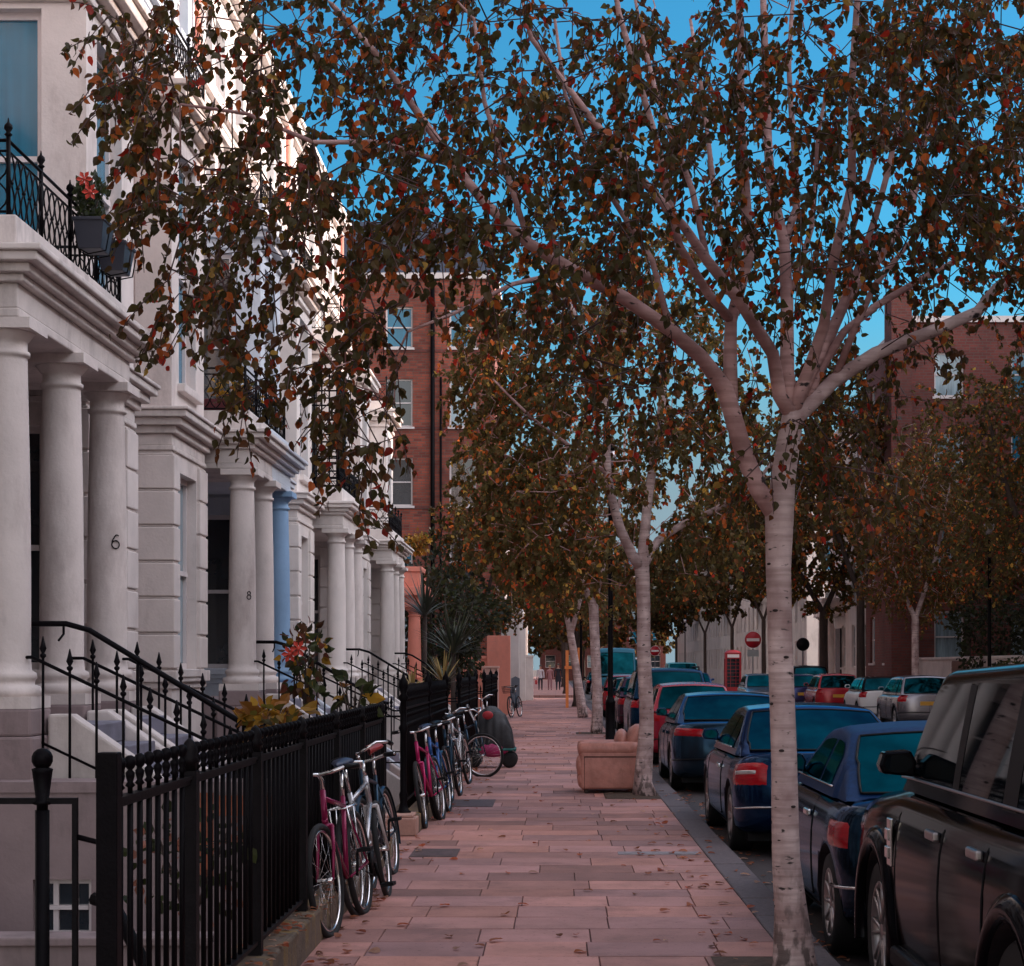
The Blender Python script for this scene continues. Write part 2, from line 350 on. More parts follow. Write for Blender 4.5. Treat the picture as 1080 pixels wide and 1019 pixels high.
while y < 96.6:
    x = -1.36-rnd.uniform(.1, .8); dy = .55 if rnd.random() < .93 else .42; tone = rnd.uniform(.92, 1.06)
    while x < 1.318:
        ln = rnd.choice([.6, .68, .76, .76, .84]); a, b = max(x, -1.66), min(x+ln, 1.318)
        if 1.318-b < .16: b = 1.318
        if b-a > .05:
            zz = [rnd.uniform(-.0025, .0015) for _ in range(4)]; e = .003; q = .004; o = len(g.v); t_ = tone*rnd.choice([.60, .76, .88, .96, 1, 1.06, 1.2]); pk_ = rnd.uniform(-.03, .03)
            c_ = (.405*t_, (.198+pk_*.5)*t_, (.168+pk_)*t_)
            g.add([(a+e, y+e, -.01), (b-e, y+e, -.01), (b-e, y+dy-e, -.01), (a+e, y+dy-e, -.01), (a+e+q*.5, y+e+q*.5, zz[0]), (b-e-q*.5, y+e+q*.5, zz[1]), (b-e-q*.5, y+dy-e-q*.5, zz[2]), (a+e+q*.5, y+dy-e-q*.5, zz[3])],
                  [(4, 5, 6, 7), (0, 1, 5, 4), (1, 2, 6, 5), (2, 3, 7, 6), (3, 0, 4, 7)]); cols += [c_]*8
        x = b
        if b >= 1.318: break
    y += dy
po = struct(g.build('pavement', [slab_c, earth_j], recalc=False))
at = po.data.color_attributes.new('slabcol', 'FLOAT_COLOR', 'POINT'); at.data.foreach_set('color', np.concatenate([np.array(cols), np.ones((len(cols), 1))], 1).astype(np.float32).ravel())
g = MB(); g.box(-3.4, 1.32, 106.3, 300, -.13, 0); struct(g.build('pavement', slabs))
g = MB(); g.box(11.9, 14.3, -30, 98.6, -.13, -.01); g.box(11.9, 14.3, 107, 300, -.13, -.01); struct(g.build('pavement', slabs))
g = MB()
y = -20.
while y < 97:
    ln = rnd.uniform(.9, 1.3); g.box(1.322, 1.585+rnd.uniform(-.004, .004), y, y+ln-.008, -.13, rnd.uniform(-.003, .004)); y += ln
g.box(1.322, 1.59, 106.3, 300, -.13, .002); g.box(11.6, 11.898, -30, 98.6, -.13, .002); g.box(11.6, 11.898, 107, 300, -.13, .002)
struct(g.build('kerb', kerb_m, bev=.012))
g = MB(); g.box(-6.3, -1.66, 2.5, 52.5, -1.25, -1.2); struct(g.build('front_area_floor', basew))

# ------------------------------------------------------------------ terraced houses on the left
XM, XB, XP = -6.2, -4.6, -4.05
PCOLS = 'stucco terrace on the left'
def column(mb, x, y, z0, z1, r, m=0, n=24):
    h = z1-z0
    mb.box(x-r*1.45, x+r*1.45, y-r*1.45, y+r*1.45, z0, z0+.09, m)
    mb.lathe([(r*1.42, .09), (r*1.45, .13), (r*1.38, .17), (r*1.15, .18), (r*1.15, .21), (r*1.25, .23), (r*1.22, .27), (r*1.04, .29), (r, .36), (r*1.0, h*.35), (r*.96, h*.6), (r*.86, h-.30), (r*.86, h-.27), (r*.97, h-.26), (r*.97, h-.23), (r*.86, h-.22), (r*.86, h-.15), (r*.95, h-.14), (r*1.15, h-.09), (r*1.2, h-.08)], (x, y, z0), n, m)
    mb.box(x-r*1.35, x+r*1.35, y-r*1.35, y+r*1.35, z1-.08, z1, m)
def rail_pattern(mb, fm, u0, u1, z0, z1, posts=True, finial=True):
    """wrought iron balcony panel: rails, posts with finials and interlaced curved bars"""
    L = abs(u1-u0); n = max(1, round(L/.16)); du = (u1-u0)/n
    for z in (z0+.03, z1-.02, z1-.10): mb.tube([fm(u0, z, 0), fm(u1, z, 0)], .010 if z < z1-.05 else .014, 6)
    for i in range(n):
        a = u0+du*i; pts = []; pt2 = []
        for k in range(9):
            t = k/8; zz = z0+.03+(z1-z0-.13)*t; w = math.sin(t*2*math.pi)
            pts.append(fm(a+du*(.5+.48*w), zz, 0)); pt2.append(fm(a+du*(.5-.48*w), zz, 0))
        mb.tube(pts, .0075, 5); mb.tube(pt2, .0075, 5)
        c = fm(a+du*.5, (z0+z1)/2-.03, 0); mb.ell(c, .018, .018, .018, 6)
    if posts:
        k = max(1, round(L/.95))
        for i in range(k+1):
            u = u0+(u1-u0)*i/k; p = fm(u, z0, 0); mb.tube([p, fm(u, z1+.02, 0)], .018, 6)
            if finial: mb.lathe([(.018, 0), (.032, .012), (.014, .03), (.034, .06), (.03, .085), (.01, .105), (.004, .14)], fm(u, z1+.01, 0), 8)

def terrace_house(y0, porch_low, m, label, tm=trim, colm=None, midcol=True, panes=None, blind=None, door_l=None):
    """one house 5.35 m wide; its half porch is at the low-Y or the high-Y end"""
    Wd = 5.35; y1 = y0+Wd; P = panes or glass; colm = colm or m
    def Y(t): return y0+t if porch_low else y1-t        # t measured from the shared porch axis
    def span(a, b): return (min(Y(a), Y(b)), max(Y(a), Y(b)))
    h = thing('terraced_house', label, 'house', (XM, y0+Wd/2, 0), group=PCOLS)
    E = FM('E', XM)
    # main wall
    d0, d1 = span(.35, 1.45); b0, b1 = span(2.32, 4.35); g0, g1 = span(.3, 1.5)
    up = [span(.45, 1.45), span(2.5, 3.5), span(3.8, 4.7)]
    ops = [(d0, d1, 1.2, 3.9), (g0, g1, 5.1, 7.9)]+[(a, b, 9.25, 11.2) for a, b in up]+[(a, b, 12.1, 13.5) for a, b in up]
    mb = MB(); wall(mb, E, y0, y1, -1.2, 14.6, ops, .2)
    mb.box(XM-5.5, XM-.3, y0, y1, -1.2, 14.55); mb.box(XM-.3, XM-.02, y0, y1, 14.3, 14.6)
    mb.box(XM-.3, XM-.001, y0, y0+.004, -1.2, 14.6); mb.box(XM-.3, XM-.001, y1-.004, y1, -1.2, 14.6)
    mb.build('wall', m, h, True)
    mb = MB(); moulding(mb, XM, y0, y1, XM, [(11.55, 11.68, .10), (11.68, 11.8, .2), (14.0, 14.12, .12), (14.12, 14.26, .28), (14.26, 14.36, .34)], ends=False)
    mb.build('cornice', tm, h, True, bev=.012)
    for a, b in up:
        window(h, E, a, b, 9.25, 11.2, .2, rnd.choice([glass, glass_l]), sm=tm); window(h, E, a, b, 12.1, 13.5, .2, rnd.choice([glass, glass_l]), sm=tm)
    for a, b in up:
        mb = MB(); fbox(mb, E, a-.14, a-.002, 9.25, 11.32, .0, .05); fbox(mb, E, b+.002, b+.14, 9.25, 11.32, .0, .05); fbox(mb, E, a-.2, b+.2, 11.32, 11.45, 0, .14)
        mb.build('window_surround', tm, h, True, bev=.008)
    window(h, E, g0, g1, 5.1, 7.9, .2, glass_t, nx=2, nz=2, sill=False)
    # front door with fanlight
    dm = MB(); fbox(dm, E, d0, d1, 1.2, 3.25, -.2, -.14)
    for i in range(2):
        for k in range(2):
            c = d0+(d1-d0)*(.27+.46*i); fbox(dm, E, c-.17, c+.17, 1.4+k*.9, 2.1+k*1.0, -.14, -.12)
    dd = dm.build('door', door_m, h, True, bev=.006)
    hm = MB(); hm.ell(E(d0+(d1-d0)*.12, 2.2, -.10), .03, .03, .03, 8); hm.build('handle', chrome, dd)
    fl = MB(); fbox(fl, E, d0, d1, 3.25, 3.33, -.2, -.1); fbox(fl, E, d0, d1, 3.82, 3.9, -.2, -.12); o = fl.build('fanlight', frame_w, h, True)
    fp = MB(); fbox(fp, E, d0+.03, d1-.03, 3.33, 3.82, -.19, -.17); fp.build('pane', glass, o)
    # bay: near, street and far faces, two storeys
    S = FM('S', b0); Nn = FM('N', b1); EB = FM('E', XB)
    bw = [(-5.62, -5.10)]
    mb = MB()
    ops_e = [(b0+.34, b1-.5, 1.62, 4.02), (b0+.42, b1-.55, 5.1, 7.95)]
    ops_s = [(-5.72, -5.02, 1.62, 4.02), (-5.72, -5.04, 5.2, 8.1)]
    wall(mb, EB, b0, b1, -1.2, 8.6, ops_e, .17); wall(mb, S, XM, XB, -1.2, 8.6, ops_s, .17); wall(mb, Nn, XM, XB, -1.2, 8.6, [], .17)
    mb.box(XM, XB, b0, b1, 8.55, 8.6)
    if True:                                              # string course, plinth course
        pass
    mb.build('bay', m, h, True)
    for nm_, pr_ in (('bay_cornice', [(4.24, 4.30, .03), (4.30, 4.44, .012), (4.44, 4.53, .07), (4.53, 4.62, .15), (4.62, 4.70, .22), (4.70, 4.74, .25)]),
                     ('bay_cornice', [(8.16, 8.24, .05), (8.24, 8.32, .012), (8.32, 8.42, .12), (8.42, 8.55, .22), (8.55, 8.62, .27), (8.62, 8.86, .05)]), ('plinth_course', [(1.38, 1.46, .03), (1.46, 1.60, .07)])):
        mb = MB(); moulding(mb, XB, b0, b1, XM, pr_); mb.build(nm_, tm, h, True, bev=.012)
    # rusticated piers at the corners of the bay
    for px0, px1, py0, py1 in ((XB-.44, XB+.045, b0-.045, b0+.30), (XB-.30, XB+.045, b1-.46, b1+.045), (XM+.02, XM+.40, b0-.045, b0+.1)):
        mb = MB(); z = 1.63
        while z < 4.2:
            zt = min(z+.40, 4.22); mb.box(px0, px1, py0, py1, z, zt)
            if zt < 4.2: mb.box(px0+.02, px1-.02, py0+.02, py1-.02, zt, z+.43)
            z += .43
        mb.build('rusticated_pier', m, h, True, bev=.014)
    window(h, EB, *ops_e[0], .17, glass_l, nx=1, sm=tm); window(h, EB, *ops_e[1], .17, blind or glass_t, nx=1, sm=tm)
    window(h, S, *ops_s[0], .17, P, nx=1, sm=tm); window(h, S, *ops_s[1], .17, blind or P, nx=1, sm=tm)
    mb = MB(); rail_pattern(mb, EB, b0+.03, b1-.03, 8.86, 9.42); rail_pattern(mb, S, XM, XB-.03, 8.86, 9.42, posts=False)
    mb.build('bay_railing', iron, h, True)
    # basement window in the bay
    bwin = MB(); fbox(bwin, EB, b0+.5, b1-.5, -.9, .3, .0, .05); o = bwin.build('basement_window', frame_w, h, True)
    bp = MB(); fbox(bp, EB, b0+.56, b1-.56, -.84, .24, .05, .056); bp.build('pane', glass, o)
    # half porch: base, entablature, balcony
    p0, p1 = span(0, 1.85)
    out = 1 if porch_low else -1
    mb = MB(); mb.box(XM, XP, p0, p1, -1.2, 1.2); mb.build('porch_base', basew, h, True, bev=.01)
    def ent(z0, z1, pr):
        a, b = (p0, p1+pr) if porch_low else (p0-pr, p1)
        return (XM, XP+pr, a, b, z0, z1)
    mb = MB()
    mb.box(XM, XP, p0, p1, 4.29, 4.36); mb.box(*ent(4.36, 4.55, -.012))
    for z0, z1, pr in ((4.55, 4.61, .05), (4.61, 4.68, .11), (4.68, 4.75, .19), (4.75, 4.80, .23), (4.80, 5.07, -.03)): mb.box(*ent(z0, z1, pr))
    mb.build('porch_entablature', tm, h, True, bev=.012)
    r = .185
    ycol = Y(1.6)
    cm = MB(); column(cm, XP-.17, ycol, 1.33, 4.29, r); c = cm.build('column', colm, h, True)
    pm = MB(); pm.box(XP-.47, XP+.12, ycol-.3, ycol+.3, -1.2, 1.12); pm.box(XP-.44, XP+.10, ycol-.28, ycol+.28, 1.12, 1.33); pm.build('pedestal', basew if colm is stucco else colm, h, True, bev=.02)
    if midcol:
        cm = MB(); column(cm, XP-.17, Y(0), 1.33, 4.29, r); cm.build('column', colm, h, True)
        pm = MB(); pm.box(XP-.47, XP+.12, Y(0)-.3, Y(0)+.3, -.2, 1.12); pm.box(XP-.44, XP+.10, Y(0)-.28, Y(0)+.28, 1.12, 1.33); pm.build('pedestal', basew, h, True, bev=.02)
    EP = FM('E', XP-.10); mb = MB()
    rail_pattern(mb, EP, Y(0), Y(1.78), 5.07, 5.66)
    rail_pattern(mb, FM('S' if not porch_low else 'N', Y(1.78)), XM, XP-.10, 5.07, 5.66, posts=False)
    mb.build('balcony_railing', iron, h, True)
    # steps between the columns
    s0, s1 = span(.32, 1.3)
    mb = MB()
    for i in range(7):
        mb.box(XP-.05, -3.85+.25*(i+1)-.0, s0, s1, 1.2-.17*(i+1)-.0, 1.2-.17*i-.001) if i < 6 else None
    mb.build('steps', step_m, h, True, bev=.012)
    ck = MB()
    for (a, b) in (span(1.302, 1.5), span(.12, .318)):
        ck.prism([(XP+.12, -1.2), (-2.1, -1.2), (-2.1, .12), (-2.25, .22), (-3.75, 1.28), (XP+.12, 1.28)], a, b, 'y')
    ck.build('step_wall', stucco if m is stucco else m, h, True, bev=.02)
    # rainwater pipe at the party wall
    pp = MB(); yy = Y(5.1); pp.tube([(XM+.08, yy, -1.1), (XM+.08, yy, 14)], .05, 10)
    for z in (1., 3., 5., 7., 9., 11., 13.): pp.lathe([(.06, 0), (.065, .02), (.065, .06), (.06, .08)], (XM+.08, yy, z), 10)
    pp.build('drainpipe', stucco_p if porch_low else tm, h, True)
    return h
HY = [15.8-5.35+5.35*i for i in range(8)]
HL = ['cream stucco house at the left edge, its porch column nearest the viewer',
      'cream stucco house with a teal blind upstairs and number 6 on its porch column',
      'cream stucco house with rusticated bay just before the blue painted house',
      'stucco house painted pale blue with one blue porch column',
      'white stucco house with a black lattice trellis on its balcony',
      'white stucco house just beyond the balcony with the lattice trellis',
      'white stucco house second from the far end of the left terrace',
      'white stucco house at the far end of the left terrace, beside the brick block']
houses = []
for i in range(8):
    m = [stucco, stucco, stucco, stucco_b, stucco_w, stucco_w, stucco_w, stucco_w][i]
    houses.append(terrace_house(HY[i], i % 2 == 1, m, HL[i], colm=stucco_bd if i == 3 else None, tm=stucco_b if i == 3 else trim if i < 4 else stucco_w, midcol=(i % 2 == 0),
                                blind=glass_t if i in (0, 1) else None))
# painted house number on the third column of the first porch (flat black figure on the shaft)
def figure6(x, y, z, s, name_par, label=None):
    mb = MB(); pts = []
    for k in range(13):
        a = R(90+360*k/12); pts.append((0+.30*math.cos(a), .30+.30*math.sin(a)))
    r0 = .185
    def put(p): 
        a = p[0]*s/r0; return (x+math.sin(A0+a)*(r0+.004), y-math.cos(A0+a)*(r0+.004), z+p[1]*s)
    A0 = R(38)
    mb.tube([put(p) for p in pts], .006, 5)
    mb.tube([put((-.28+.02*k*k*.6, .36+.13*k)) for k in range(6)]+[put((.12, 1.02)), put((.24, .95))], .006, 5)
    return mb.build('house_number', iron, name_par, True)
figure6(XP-.17, HY[1]+1.6, 2.75, .125, houses[1])
def figure8(x, y, z, s, par):
    mb = MB(); r0 = .185
    for cz, rr_ in ((.28, .28), (.78, .22)):
        mb.tube([(x+math.sin(R(38)+rr_*math.cos(a)*s/r0)*(r0+.004), y-math.cos(R(38)+rr_*math.cos(a)*s/r0)*(r0+.004), z+(cz+rr_*math.sin(a))*s) for a in np.linspace(0, 6.283, 13)[:-1]], .006, 5, closed=True)
    return mb.build('house_number', iron, par, True)
figure8(XP-.17, HY[2]+5.35-1.6, 2.55, .105, houses[2])

# ------------------------------------------------------------------ railings of the front areas
def step_railing(y, label, xs0=-4.0, xs1=-2.45, handrail=True, m=iron):
    t = thing('step_railing', label, 'railing', (xs0, y, 0), group='iron railings beside the porch steps')
    mb = MB(); pts = [(xs0-.12, y, 1.72), (xs0, y, 1.72), (xs1, y, .98), (xs1+.75, y, .98)]
    mb.tube(pts, .014, 6)
    mb.tube([(p[0], p[1], p[2]-.62) for p in pts[1:]], .011, 6)
    mb.build('rail', m, t, True)
    n = 12; bars = None
    for i in range(n):
        x = xs0+.08+(xs1+.7-xs0)*i/(n-1); z = np.interp(x, [xs0, xs1, xs1+1], [1.72, .98, .98])
        s = MB(); spear(s, x, y, z-1.2 if i % 2 else z-.95, z+.03); s.build('bar', m, t, True)
    if handrail:
        mb = MB(); yy = y+.14
        mb.tube([(xs0-.1, yy, 1.98), (xs0+.22, yy, 1.98), (xs0+.4, yy, 1.93), (xs1+.1, yy, 1.17), (xs1+.2, yy, 1.15)], .022, 8)
        mb.tube([(xs0+.2, yy, 1.98), (xs0+.2, yy, 1.9), (xs0+.2, y, 1.85)], .01, 6)
        for f in (.3, .62, .95):
            x = xs0+.4+(xs1+.1-xs0-.4)*f; z = 1.93+(1.17-1.93)*f; mb.tube([(x, yy, z), (x, yy, z-.9)], .012, 6)
        mb.build('handrail', m, t, True)
    return t
def ball_fence(x, ya, yb, label):
    t = thing('iron_fence', label, 'fence', (x, ya, .2), group='iron fences along the pavement')
    mb = MB(); mb.box(x-.17, x+.10, ya-.1, yb, -1.2, .2); mb.build('plinth', moss, t, True, bev=.015)
    mb = MB(); mb.box(x-.02, x+.02, ya, yb, 1.185, 1.2); mb.box(x-.012, x+.012, ya, yb, 1.165, 1.185); mb.box(x-.02, x+.02, ya, yb, .255, .275); mb.build('rail', iron_b, t, True)
    bar = MB(); ball_bar(bar, 0, 0, .26, 1.2, 1.335, .0115); first = None
    y = ya+.16; k = 0
    while y < yb-.05:
        if k % 11 == 8:
            p = MB(); p.box(x-.035, x+.035, y-.035, y+.035, .2, 1.22); p.lathe([(.03, 0), (.03, .03), (.044, .04), (.03, .06), (.036, .085), (.02, .12), (.004, .135)], (x, y, 1.22), 10)
            p.build('post', iron_b, t, True)
        elif first is None:
            first = bar.build('bar', iron, t); first.location = (0, y-ya, -.2)
        else:
            c = first.copy(); col.objects.link(c); c.parent = t; c.location = (0, y-ya, -.2)
        y += .152; k += 1
    p = MB(); p.box(x-.036, x+.036, ya-.036, ya+.036, .2, 1.36); p.build('end_post', iron, t, True, bev=.005)
    return t
ball_fence(-1.51, 6.25, 16.1, 'long black fence of ball topped bars nearest the viewer, bicycles leaning on it')
def spear_fence(x, ya, yb, label, extra=0):
    t = thing('iron_fence', label, 'fence', (x, ya, .2), group='iron fences along the pavement')
    mb = MB(); mb.box(x-.17, x+.155, ya, yb, -1.2, .18); mb.build('plinth', moss, t, True, bev=.015)
    mb = MB()
    for z in (1.22, 1.05, .30): mb.box(x-.02, x+.02, ya, yb, z, z+.022)
    mb.build('rail', iron_b, t, True)
    k = max(2, int((yb-ya)/.16)); first = None
    for i in range(k+1):
        yy = (yb-ya)*i/k
        if first is None or i == k or i == k//2:
            p = MB(); p.lathe([(.075, 0), (.075, .03), (.05, .05), (.035, .12), (.045, .2), (.03, .24), (.03, .8), (.05, .86), (.03, .9), (.03, 1.12), (.055, 1.16), (.028, 1.2), (.05, 1.27), (.045, 1.32), (.02, 1.36), (.005, 1.42)], (x, ya+yy, .18), 10); p.build('post', iron, t, True)
            if first is None:
                s = MB(); spear(s, 0, 0, .2, 1.3, .013); s.ell((0, 0, 1.06), .03, .03, .03, 6); s.ell((0, 0, 1.16), .026, .026, .026, 6)
                first = s.build('bar', iron, t); first.location = (0, .08, -.2)
        else:
            c = first.copy(); col.objects.link(c); c.parent = t; c.location = (0, yy, -.2)
    return t
spear_fence(-1.51, 18.35, 25.4, 'black spear topped fence with a cast iron pier behind the pink bicycle')
spear_fence(-1.51, 28.9, 35.0, 'black spear topped fence behind the covered pushchair')
spear_fence(-1.51, 39.0, 47.0, 'farthest black spear topped fence on the left, before the pink gate pillar')
pb = MB(); pb.box(-1.72, -1.36, 18.0, 18.5, 0, .17); pb.box(-1.69, -1.39, 18.04, 18.46, .17, .2)
tag(pb.build('stone_block', mat('pink_sandstone', (.42, .24, .19), .85, var=.2, scale=6, bump=.2), bev=.01), 'pinkish stone block at the foot of the cast iron pier', 'stone block')
paths = MB()
for (a, b) in ((14.3, 18.0), (25.5, 28.6), (35.6, 38.8)): paths.box(-2.35, -1.662, a, b, -.3, .004)
struct(paths.build('path', slabs))
RL = ['black step railing with thick handrail at the nearest porch, left of the number 6 column', 'black step railing in the middle of the nearest porch', 'black step railing on the far side of the nearest porch',
      'black step railing on the near side of the second porch', 'black step railing beside the blue column of the second porch',
      'black step railing on the near side of the third porch', 'black step railing on the far side of the third porch',
      'black step railing on the near side of the fourth porch', 'black step railing on the far side of the fourth porch']
for k, (y, l) in enumerate(zip((14.14, 15.66, 17.32, 24.84, 28.0, 35.5, 38.7, 46.2, 49.3), RL)): step_railing(y, l, handrail=k in (0, 3, 5, 7))
# frontal area gate at the lower left
t = thing('area_gate', 'black iron area gate with a ball topped post at the lower left corner', 'gate', (-2.2, 7.6, 0))
mb = MB(); ball_bar(mb, -2.11, 7.6, -1.2, 1.06, 1.29, .03); mb.ell((-2.11, 7.6, 1.27), .045, .045, .045, 12); mb.build('post', iron, t, True)
mb = MB(); mb.box(-3.2, -1.965, 7.585, 7.615, 1.085, 1.11); mb.box(-1.985, -1.965, 7.585, 7.615, -1.2, 1.085); mb.box(-3.2, -1.985, 7.59, 7.61, .05, .08); mb.build('gate_frame', iron_b, t, True)
mb = MB(); mb.tube([(-1.97, 7.6, .95), (-1.85, 7.6, .92), (-1.85, 7.6, .98)], .012, 6); mb.build('latch', iron, t, True)
mb = MB(); mb.tube([(-2.05, 8.2, .62), (-1.95, 8.15, .60), (-1.8, 8.0, .40), (-1.7, 7.9, .2)], .03, 8)
mb.tube([(-1.97, 8.15, .6), (-1.97, 8.15, -1)], .02, 6)
tag(mb.build('stair_handrail', iron), 'short black handrail of the area steps at the lower left', 'handrail')
lw = MB(); lw.box(-5.9, -2.05, 10.8, 11.0, -1.2, .02); lw.box(-5.9, -2.02, 10.76, 11.04, .02, .07)
tag(lw.build('low_wall', basew, bev=.01), 'low rendered wall with a coping across the front area, lower left', 'wall')
bw = thing('basement_wall', 'grimy rendered wall under the nearest porch with a small barred window', 'wall', (-3.3, 13.7, -1.2))
mb = MB(); S = FM('S', 13.62); wall(mb, S, -4.3, -1.95, -1.2, .72, [(-3.85, -3.42, -.35, .08)], .14); mb.box(-4.3, -1.95, 13.64+.14, 14.0, -1.2, .72); mb.box(-4.3, -1.95, 13.6, 14.05, .722, .80)
mb.build('wall', basew, bw, True)
mb = MB(); fbox(mb, S, -2.62, -2.52, .1, .72, .002, .006); fbox(mb, S, -2.5, -2.05, .55, .70, .002, .005); mb.build('rust_streak', rust, bw, True)
window(bw, S, -3.85, -3.42, -.35, .08, .14, glass, nx=3, sill=True, fw=.04)

# ------------------------------------------------------------------ other buildings
def block(name, label, x0, x1, y0, y1, h, m, faces, storeys, fh, z1st, tm=None, roof=slate, win=(1.1, 1.7), pitch=2.4, panes=None, roofh=2.2, group=None, base=None, far=False, wj=0.):
    t = thing(name, label, 'building' if 'block' in name else 'house', ((x0+x1)/2, (y0+y1)/2, 0), group=group)
    tm = tm or frame_w; mb = MB(); wins = []
    rr = random.Random(hash(label) % 1000 if False else len(label)*7+int(x0*3))
    for f in 'ESWN':
        fm = FM(f, {'E': x1, 'W': x0, 'S': y0, 'N': y1}[f]); u0, u1 = (y0, y1) if f in 'EW' else (x0, x1)
        ops = []
        if f in faces:
            k = max(1, int((u1-u0)/pitch)); p = (u1-u0)/k
            for s in range(storeys):
                for i in range(k):
                    c = u0+p*(i+.5); z = z1st+s*fh; hh = win[1]*(1 if s < storeys-1 else .85)
                    ops.append((c-win[0]/2, c+win[0]/2, z, z+hh))
        wall(mb, fm, u0, u1, -.14, h, ops, .15); wins.append((fm, ops))
    mb.box(x0+.3, x1-.3, y0+.3, y1-.3, -.1, h-.01); mb.build('wall', m, t, True)
    for fm, ops in wins:
        for o in ops: window(t, fm, *o, .15, rr.choice(panes or [glass, glass_l, glass_t]), nx=1, sill=not far, sm=tm, fr=tm if not far else frame_w)
    r = MB(); r.box(x0-.15, x1+.15, y0-.15, y1+.15, h, h+.25); ro = r.build('cornice', tm, t, True)
    if roofh:
        i = min(1.6, (x1-x0)*.2); r = MB()
        r.add([(x0, y0, h+.25), (x1, y0, h+.25), (x1, y1, h+.25), (x0, y1, h+.25), (x0+i, y0+i, h+.25+roofh), (x1-i, y0+i, h+.25+roofh), (x1-i, y1-i, h+.25+roofh), (x0+i, y1-i, h+.25+roofh)],
              [(0, 1, 5, 4), (1, 2, 6, 5), (2, 3, 7, 6), (3, 0, 4, 7), (4, 5, 6, 7)])
        rf = r.build('roof', roof, t, True)
        c = MB(); cx, cy = (x0+x1)/2, (y0+y1)/2
        c.box(cx-.5, cx+.5, cy-.9, cy+.9, h+.3, h+roofh+1.6)
        for q in (-.6, -.2, .2, .6): c.lathe([(.12, 0), (.1, .5)], (cx, cy+q, h+roofh+1.6), 8)
        c.build('chimney', brick_d, rf)
    return t
# red brick mansion block beyond the left terrace
bb = block('brick_block', 'tall red brick block with white sash windows behind the left terrace', -13.5, -2.6, 79, 96, 18.2, brick, 'SE', 5, 3.38, 1.75, win=(1.15, 2.05), pitch=2.35, panes=[glass_l, glass_t, glass], roofh=2.6)
mb = MB(); mb.tube([(-5.25, 78.9, .1), (-5.25, 78.9, 18.1)], .09, 8); mb.tube([(-4.9, 78.9, .1), (-4.9, 78.9, 14)], .05, 8); mb.build('drainpipe', iron, bb, True)
mb = MB()
for z in (5.1, 8.5, 11.9, 15.2): mb.box(-13.52, -2.58, 78.97, 96.02, z-.12, z)
mb.build('string_course', brick_d, bb, True)
# right side of the street
RG = 'stucco houses across the road'
block('stucco_house', 'white stucco house with tall windows across the road, just before the phone box', 14.6, 24, 86, 98.4, 13.5, stucco_w, 'SW', 4, 3.2, 1.6, tm=stucco_w, win=(1.1, 2.1), pitch=2.6, group=RG)
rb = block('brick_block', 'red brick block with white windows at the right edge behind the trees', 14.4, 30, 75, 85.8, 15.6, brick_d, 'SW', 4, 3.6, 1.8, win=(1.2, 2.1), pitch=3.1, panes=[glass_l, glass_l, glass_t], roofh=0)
mb = MB(); mb.box(13.55, 14.38, 74.6, 76.2, -.1, 16.6); mb.box(13.5, 14.43, 74.55, 76.25, 16.6, 16.9); mb.build('chimney_breast', brick_d, rb, True)
for k, (a, l) in enumerate(((107.5, 'white stucco house on the far corner behind the no entry sign'), (117, 'pale blue stucco house beyond the no entry sign'), (127, 'pale cream house beyond the pale blue one'), (138, 'cream stucco house far down the right side'),
                            (150, 'white house far down the right side'), (164, 'ochre stucco house far down the right side'), (182, 'pale house at the far end of the right side'))):
    block('stucco_house', l, 14.6, 24, a, a+[9.3, 9.8, 10.8, 11.8, 13.8, 17.8, 40][k], [12, 12.6, 12, 11.6, 12.2, 11, 11.4][k], [stucco_w, stucco_b, stucco_w, stucco, stucco_w, stucco, stucco_w][k], 'SW', 4, 2.9, 1.4, tm=stucco_w, win=(1.1, 1.8), pitch=2.5, far=True, group=RG)
# near part of the right terrace (stands outside the frame, shades the road and shows in the paintwork)
for k, a in enumerate((-26, -12, 2, 16, 30, 44)):
    block('stucco_house', 'stucco house across the road beside the nearest parked cars, outside the frame', 14.5, 24, a, a+13.9-(k == 5)*1.0, 13.6, stucco_w, 'W', 4, 3.3, 1.6, tm=stucco_w, win=(1.1, 2.0), pitch=2.8, group=RG, far=True)
block('stucco_house', 'stucco house set back behind the garden on the right', 21, 30, 57.5, 74.5, 13.5, stucco_w, 'SW', 4, 3.2, 1.6, tm=stucco_w, win=(1.1, 2.0), pitch=3, group=RG, far=True)  # out-of-view house, added so the pavement opposite the garden stays shaded
# entrance porch of the white house on the right
t = thing('entrance_porch', 'white columned porch with a dark door across the road', 'porch', (14.0, 95, 0))
mb = MB(); column(mb, 13.9, 93.6, .9, 4.2, .22); mb.build('column', stucco_w, t, True)
mb = MB(); column(mb, 13.9, 96.4, .9, 4.2, .22); mb.build('column', stucco_w, t, True)
mb = MB(); mb.box(13.5, 14.58, 93.2, 96.8, 4.2, 4.9); mb.box(13.4, 14.58, 93.1, 96.9, 4.9, 5.1); mb.box(13.3, 14.58, 93.2, 96.8, 0, .9); mb.build('entablature', stucco_w, t, True)
mb = MB(); mb.box(14.50, 14.58, 94.3, 95.7, .9, 3.6); mb.build('door', door_m, t, True)
